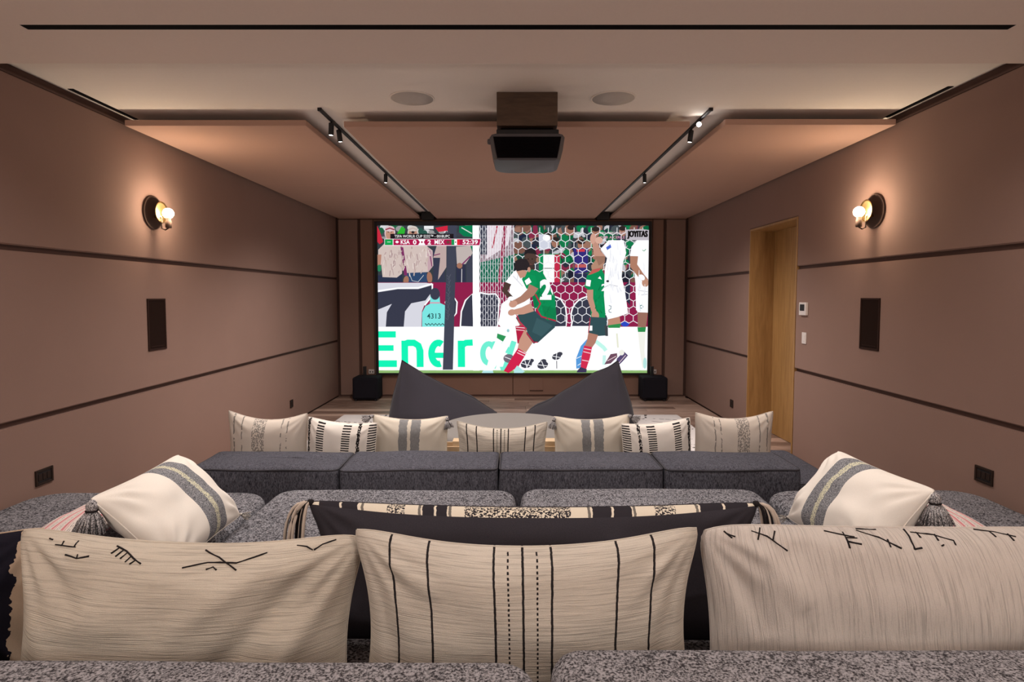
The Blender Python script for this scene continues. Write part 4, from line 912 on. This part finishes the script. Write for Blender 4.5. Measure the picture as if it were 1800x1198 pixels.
# white with black bars
a, u, v, c = cloth('cushion_black_bars', WHITE); w_ = wobble(a, u, 0.012, 70)
dash = a.math('LESS_THAN', a.math('FRACT', a.math('MULTIPLY', wobble(a, v, 0.010, 50), 24.0)), 0.52)
bd_ = a.math('MULTIPLY', any_(a, [band(a, w_, 0.17, 0.28), band(a, w_, 0.54, 0.66), band(a, w_, 0.90, 1.1)]), dash)
fz = a.math('MULTIPLY', any_(a, [band(a, wobble(a, u, 0.05, 90), 0.02, 0.06), band(a, wobble(a, u, 0.05, 90), 0.755, 0.80)]), a.math('GREATER_THAN', a.noise(a.coord(), 120, 2), 0.40))
M_pB = finish(a, a.mix(any_(a, [bd_, fz]), c, DK_Y))
# cream with two brushed grey bands
a, u, v, c = cloth('cushion_grey_bands', (0.62, 0.56, 0.48)); w_ = wobble(a, u, 0.035, 45)
gb = a.math('MULTIPLY', any_(a, [band(a, w_, 0.36, 0.475), band(a, w_, 0.52, 0.645)]), 0.9); gm = a.mix(a.noise(a.coord(), 90, 3), (0.11, 0.115, 0.125, 1), (0.24, 0.245, 0.26, 1))
M_pC = finish(a, a.mix(gb, c, gm))
# cream with thin black lines
def lined(name, ribs, wl_, uoff=0.0):
    a, u, v, c = cloth(name, CREAM, 0.10, ribs, 'u', 0.9)
    w_ = wobble(a, u, 0.004, 80)
    lines = any_(a, [band(a, w_, x - wl_, x + wl_) for x in (0.105, 0.215, 0.405, 0.487, 0.570, 0.760, 0.865)])
    dsh = a.math('MULTIPLY', any_(a, [band(a, w_, x - wl_ * 0.8, x + wl_ * 0.8) for x in (0.445, 0.528)]), a.math('LESS_THAN', a.math('FRACT', a.math('MULTIPLY', v, 38.0)), 0.55))
    return finish(a, a.mix(any_(a, [lines, dsh]), c, DK_Y))
M_pD = lined('cushion_black_lines_small', 22, 0.0065)
M_pDbig = lined('cushion_black_lines_large', 80, 0.0034)
# ribbed natural wool
a, u, v, c = cloth('cushion_ribbed_across', (0.55, 0.49, 0.415), 0.10, 80, 'u', 1.0); M_ribU = finish(a, c)
a, u, v, c = cloth('cushion_ribbed_down', (0.57, 0.515, 0.475), 0.10, 150, 'v', 1.0); M_ribV = finish(a, c)
# white with a heather grey band
a, u, v, c = cloth('cushion_heather_band', (0.78, 0.73, 0.67)); hn = a.noise(a.coord(), 330, 3)
hc = a.ramp(hn, [(0.38, (0.05, 0.052, 0.062)), (0.62, (0.36, 0.36, 0.38))]); yl = a.math('MULTIPLY', band(a, wobble(a, u, 0.03, 90), 0.555, 0.605), a.math('GREATER_THAN', a.noise(a.coord(), 260, 2), 0.46))
c2 = a.mix(band(a, u, 0.44, 0.715), c, hc); M_pE = finish(a, a.mix(yl, c2, (0.62, 0.60, 0.44, 1)))
# pink stripes
a, u, v, c = cloth('cushion_pink_stripes', (0.72, 0.66, 0.62)); fr = a.math('FRACT', a.math('MULTIPLY', wobble(a, v, 0.006, 60), 7.0))
pk = any_(a, [band(a, fr, 0.06, 0.30), band(a, fr, 0.40, 0.46)]); dd = a.math('MULTIPLY', any_(a, [band(a, fr, 0.66, 0.71), band(a, fr, 0.82, 0.87)]), a.math('GREATER_THAN', a.noise(a.coord(), 300, 1), 0.5))
c2 = a.mix(a.math('MULTIPLY', pk, a.math('ADD', 0.55, a.math('MULTIPLY', a.noise(a.coord(), 300, 2), 0.5))), c, (0.62, 0.13, 0.17, 1)); M_pP = finish(a, a.mix(dd, c2, (0.06, 0.05, 0.05, 1)))
# charcoal back that turns into a banded front along the top
def banded_front(name):
    a, u, v, c = cloth(name, (0.62, 0.55, 0.45), 0.10, None)
    w_ = wobble(a, u, 0.006, 60)
    X = lambda px_: (px_ - 540) / 790.0
    dark = any_(a, [band(a, w_, X(p0), X(p1)) for p0, p1 in ((558, 628), (742, 785), (1037, 1105), (1225, 1312))])
    thin = any_(a, [band(a, w_, X(q) - 0.0025, X(q) + 0.0025) for q in (597, 764, 1072, 1268)])
    gl = any_(a, [band(a, w_, X(q) - 0.003, X(q) + 0.003) for q in (636, 737, 790, 1031, 1110, 1219)])
    spk = a.math('MULTIPLY', any_(a, [band(a, w_, X(p0), X(p1)) for p0, p1 in ((680, 711), (815, 999), (1145, 1181))]), a.math('GREATER_THAN', a.noise(a.coord('Object', (1, 1, 1)), 170, 2), 0.5))
    m = a.math('MAXIMUM', a.math('MULTIPLY', dark, a.math('SUBTRACT', 1.0, thin)), spk); m = a.math('MAXIMUM', m, a.math('MULTIPLY', gl, 0.8))
    return a, u, v, a.mix(m, c, (0.026, 0.023, 0.028, 1))
a, u, v, c = banded_front('banded_front_cloth'); M_band = finish(a, c)
a, u, v, c = banded_front('charcoal_back_cloth')
dkc = a.mix(a.noise(a.coord(), 420, 3), (0.024, 0.021, 0.026, 1), (0.042, 0.038, 0.046, 1)); M_bandback = finish(a, a.mix(a.math('GREATER_THAN', v, a.math('ADD', 0.905, a.math('MULTIPLY', a.math('POWER', a.math('ABSOLUTE', a.math('SUBTRACT', a.math('MULTIPLY', u, 2.0), 1.0)), 3.0), 0.075))), dkc, c))
# natural cloth with ink-black patches
a, u, v, c = cloth('cushion_ink_patches', (0.42, 0.32, 0.24)); w_ = wobble(a, u, 0.10, 26)
M_pI = finish(a, a.mix(any_(a, [band(a, w_, 0.80, 0.93), a.math('MULTIPLY', band(a, w_, 0.62, 0.93), band(a, wobble(a, v, 0.12, 22), 0.30, 0.40))]), c, (0.012, 0.011, 0.018, 1)))
M_cream = fabric('cream_linen', (0.55, 0.48, 0.40), 0.10, 420, 0.4)

# ---- front row, propped against the low back
FR = 'cushions on the front sofa'
ZS = 0.238
Pillow('throw_cushion', 'cream cushion with a speckled grey band, leftmost on the front sofa', 0.505, 0.455, 0.17, M_pA, M_pA, pose(-1.605, 3.845, ZS, 6, 2.5, 2), (0.04, 0.10), seed=1.0, group=FR, sag=0.035, wr=0.005)
Pillow('throw_cushion', 'white cushion with black dashed bars, second from the left on the front sofa', 0.455, 0.395, 0.15, M_pB, M_pB, pose(-1.135, 3.825, ZS + 0.008, 4, 4.5, -3), (0.03, 0.07), seed=2.0, group=FR, sag=0.012, wr=0.005)
P3 = Pillow('throw_cushion', 'cream cushion with grey bands and tassels, left of the front sofa lumbar cushion', 0.50, 0.41, 0.16, M_pC, M_pC, pose(-0.70, 3.945, ZS, 5, 1.5, 1), (0.04, 0.08), seed=3.0, group=FR, sag=0.02, wr=0.005)
P4 = Pillow('lumbar_cushion', 'small cream lumbar cushion with thin black lines, in the middle of the front sofa', 0.595, 0.385, 0.17, M_pD, M_pD, pose(-0.085, 3.865, ZS, 5, 0.5, 0), (0.07, 0.10), seed=4.0, group=FR, sag=0.035, wr=0.006)
P5 = Pillow('throw_cushion', 'cream cushion with grey bands and tassels, right of the front sofa lumbar cushion', 0.505, 0.41, 0.16, M_pC, M_pC, pose(0.52, 3.945, ZS, 5, -2, -1), (0.04, 0.08), seed=5.0, group=FR, sag=0.02, wr=0.005)
MX = Matrix.Diagonal((-1, 1, 1, 1))
Pillow('throw_cushion', 'white cushion with black dashed bars, second from the right on the front sofa', 0.455, 0.375, 0.15, M_pB, M_pB, pose(0.932, 3.825, ZS + 0.022, -4, 4.5, 184), (0.03, 0.07), seed=6.0, group=FR, sag=0.012, wr=0.005)
Pillow('throw_cushion', 'cream cushion with a speckled grey band, rightmost on the front sofa', 0.505, 0.455, 0.17, M_pA, M_pA, pose(1.418, 3.85, ZS, -6, 1.0, 180), (0.04, 0.10), seed=7.0, group=FR, sag=0.03, wr=0.005)
for P_, cs in ((P3, (-0.98, 0.97)), (P5, (-0.98, 0.97))):
    for k, cu in enumerate(cs):
        q = P_.world(cu, 0.97, -1); out = (P_ is P3) == (cu < 0); tassel(P_.o, q + Vector((0, -0.004, 0.004)), ((0.9 if out else 0.25) * (1 if cu > 0 else -1), -0.15, -0.45 if out else -1), 0.085, 0.034, 50)

# ---- long charcoal cushion with a banded front
LC = Pillow('long_cushion', 'long charcoal cushion with a black and cream banded edge, on the rear sofa seat', 1.40, 0.385, 0.20, M_bandback, M_band, pose(0.055, 1.66, 0.445, -22, 0.2, 0), (0.11, 0.03), 110, 44, 0.010, 9.0, ear=1, sag=0.015, exp=0.5)
M_frw = plain('fringe_cream', (0.50, 0.42, 0.36), 0.95)
def fringe(P_, side, n=9):
    q = P_.world(side * 0.995, 0.99, -1); rnd = random.Random(5 + side); g_ = Geo()
    Geo().lathe([(0.003, -0.010), (0.009, -0.006), (0.010, 0.0), (0.008, 0.008), (0.003, 0.011)], q, (side, 0, 0.2), 12).obj('fringe_knot', M_cord, P_.o, True)
    for k in range(n):
        a_ = k / (n - 1); ex = side * (0.020 + 0.060 * a_ + rnd.uniform(-0.004, 0.004)); fy = rnd.uniform(-0.02, 0.02) - 0.02
        pts = []
        for i in range(9):
            t = i / 8; pts.append(q + Vector((ex * (1 - (1 - t) ** 2.2), fy * t, 0.016 * math.sin(t * 2.2) - 0.19 * t ** 1.9)))
        g_.tube(pts, 0.0052, 6, m=k % 2)
    o = g_.obj('fringe', None, P_.o, True, mats=[M_frw, M_cord]); o['label'] = 'cream and black cord fringe'
fringe(LC, -1); fringe(LC, 1)

# ---- big cushions leaning on the rear backrest
RB = 'large cushions along the rear backrest'
Z0 = 0.438
B1 = Pillow('large_cushion', 'large ribbed cream cushion with black stitched marks, left of the lined cushion in the foreground', 0.815, 0.447, 0.25, M_ribU, M_ribU, pose(-0.776, 1.345, Z0, -6, 2.3, 3), (0.075, 0.05), 130, 90, 0.013, 11.0, RB, sag=0.03, exp=0.55, pu=2.3, rc=0.045, taper=0.025, folds=((0.85, 0.9, 0.1, -0.7, -0.020, 0.035), (0.95, 0.6, 0.45, -0.8, 0.014, 0.03), (0.6, 0.95, 0.0, 0.1, 0.010, 0.03), (-0.95, 0.9, -0.5, 0.3, -0.014, 0.03), (-0.95, 0.5, -0.6, -0.6, 0.010, 0.04)))
B2 = Pillow('large_cushion', 'large cream cushion with thin black lines, in the centre foreground', 0.835, 0.455, 0.24, M_pDbig, M_pDbig, pose(0.030, 1.345, Z0, -6, -0.3, 0), (0.10, 0.05), 130, 90, 0.010, 12.0, RB, sag=0.045, exp=0.55, pu=2.3, rc=0.035, taper=0.025, folds=((-0.95, 0.95, -0.5, 0.5, 0.012, 0.025), (0.95, 0.95, 0.55, 0.4, 0.012, 0.03), (0.9, 0.6, 0.75, -0.8, -0.012, 0.03), (-0.92, 0.5, -0.75, -0.7, -0.010, 0.03)))
B3 = Pillow('large_cushion', 'large pale cushion with vertical ribs and black stitched marks, at the right foreground', 0.90, 0.447, 0.26, M_ribV, M_ribV, pose(0.893, 1.355, Z0, -6, -0.6, -3), (0.045, 0.03), 130, 90, 0.012, 13.0, RB, sag=0.0, exp=0.52, pu=2.4, rc=0.045, taper=0.02, folds=((-0.95, 0.9, -0.75, 0.0, -0.020, 0.03), (-0.8, 0.95, -0.55, 0.3, 0.016, 0.03), (-0.5, 0.8, -0.25, -0.6, -0.010, 0.04)))
B4 = Pillow('large_cushion', 'natural cushion with ink-black patches, at the left edge of the foreground', 0.60, 0.395, 0.18, M_pI, M_pI, pose(-1.485, 1.42, Z0, -8, -2, 6), (0.04, 0.05), 60, 44, 0.008, 14.0, RB, sag=0.01, exp=0.5)
B5 = Pillow('large_cushion', 'plain cream cushion at the far left edge, nearest the camera', 0.50, 0.37, 0.12, M_cream, M_cream, pose(-1.41, 1.24, Z0, -4, 3, 3), (0.04, 0.05), 50, 40, 0.008, 15.0, RB, exp=0.5)
U1 = lambda x: (x - 22) / 622.0
T_ = lambda y_: 1.0 - (y_ / 260.0)      # rough distance below the top edge, in photo pixels
B1.mark([[(U1(100), .955), (U1(118), .958), (U1(138), .962)], [(U1(112), .955), (U1(111), .975)], [(U1(135), .962), (U1(134), .985)], [(U1(82), .975), (U1(90), .972)],
         [(U1(128), .925), (U1(150), .918), (U1(170), .935)], [(U1(150), .918), (U1(149), .935)],
         [(U1(205), .985), (U1(228), .970), (U1(248), .945), (U1(266), .925)], [(U1(212), .982), (U1(205), .955)], [(U1(222), .975), (U1(215), .945)], [(U1(232), .968), (U1(225), .938)], [(U1(242), .955), (U1(236), .925)], [(U1(254), .94), (U1(246), .918)],
         [(U1(340), .915), (U1(380), .935), (U1(430), .930), (U1(480), .968)], [(U1(365), .985), (U1(395), .955), (U1(420), .920), (U1(436), .900)], [(U1(382), .905), (U1(392), .915), (U1(400), .902)],
         [(U1(530), .985), (U1(548), .975), (U1(560), .955)], [(U1(562), .955), (U1(575), .975), (U1(600), .988)]], 0.0018)
U3 = lambda x: (x - 1225) / 710.0
B3.mark([[(U3(1262), .985), (U3(1276), .955)], [(U3(1266), .975), (U3(1282), .960)], [(U3(1312), .985), (U3(1340), .965), (U3(1372), .905)], [(U3(1330), .995), (U3(1322), .95)], [(U3(1356), .985), (U3(1349), .948)],
         [(U3(1450), .992), (U3(1485), .980), (U3(1500), .975)], [(U3(1484), .990), (U3(1482), .932)], [(U3(1484), .958), (U3(1506), .950)], [(U3(1484), .972), (U3(1504), .972)],
         [(U3(1512), .995), (U3(1545), .975), (U3(1575), .935)], [(U3(1558), .968), (U3(1556), .940)], [(U3(1515), .998), (U3(1552), .997)],
         [(U3(1606), .998), (U3(1600), .96), (U3(1598), .930)], [(U3(1598), .932), (U3(1612), .938)], [(U3(1612), .992), (U3(1650), .985), (U3(1678), .965), (U3(1676), .948)], [(U3(1622), .992), (U3(1622), .975)], [(U3(1652), .985), (U3(1650), .965)], [(U3(1655), .95), (U3(1650), .945)],
         [(U3(1738), .998), (U3(1770), .992), (U3(1800), .975)], [(U3(1762), .994), (U3(1762), .975)], [(U3(1790), .985), (U3(1790), .96)]], 0.002)

# ---- tilted tasselled cushions at both ends of the rear sofa
def frame_matrix(L, T, B):
    """L, T ends of the upper edge, B below L; local x from L to T, local z from B to L"""
    L, T, B = Vector(L), Vector(T), Vector(B)
    X = (T - L).normalized(); Zv = (L - B); Zv = (Zv - X * Zv.dot(X)).normalized(); Y = Zv.cross(X).normalized()
    O = (B + B + (T - L)) / 2
    M = Matrix((X, Y, Zv)).transposed().to_4x4(); M.translation = O + Vector((0, 0, 0.012)); return M
TG = 'tasselled white cushions on the rear sofa'
def tilted(L, T, R, B, label, seed, mir):
    w = (Vector(T) - Vector(L)).length; h = (Vector(L) - Vector(B)).length
    M = frame_matrix(L, T, B)
    if mir: M = M @ MX
    s = Pillow('tassel_cushion', label, w * 1.03, h * 1.05, 0.19, M_pE, M_pE, M, (0.05, 0.06), 70, 50, 0.008, seed, TG)
    return s
W1 = tilted((-1.440, 2.02, 0.715), (-1.462, 2.58, 0.713), (-1.205, 2.58, 0.440), (-1.185, 2.02, 0.452), 'tilted white cushion with a grey band and tassel, on the left of the rear sofa', 21.0, False)
W2 = tilted((1.445, 2.03, 0.735), (1.420, 2.59, 0.722), (1.215, 2.56, 0.440), (1.225, 2.02, 0.452), 'tilted white cushion with a grey band and tassel, on the right of the rear sofa', 22.0, False)
def near_corner(s, u, v): return s.world(u, v, -1)
for s, sd in ((W1, -1), (W2, 1)):
    tassel(s.o, near_corner(s, -0.99, 0.985) + Vector((0, -0.004, -0.002)), (0.05 * sd, -0.1, -1), 0.125, 0.055, 120)
    tassel(s.o, near_corner(s, 0.99, -0.985), (-0.9 * sd, -0.15, -0.15), 0.05, 0.02, 36, M_tassel_w)
PG = 'pink striped cushions on the rear sofa'
def pink(sd, label, seed):
    M = frame_matrix((sd * 1.46, 2.05, 0.60), (sd * 1.48, 2.66, 0.60), (sd * 1.86, 2.05, 0.475))
    Pillow('striped_cushion', label, 0.60, 0.42, 0.10, M_pP, M_pP, M, (0.03, 0.03), 50, 40, 0.004, seed, PG)
pink(-1, 'pink and white striped cushion lying behind the left tasselled cushion', 31.0)
pink(1, 'pink and white striped cushion lying behind the right tasselled cushion', 32.0)
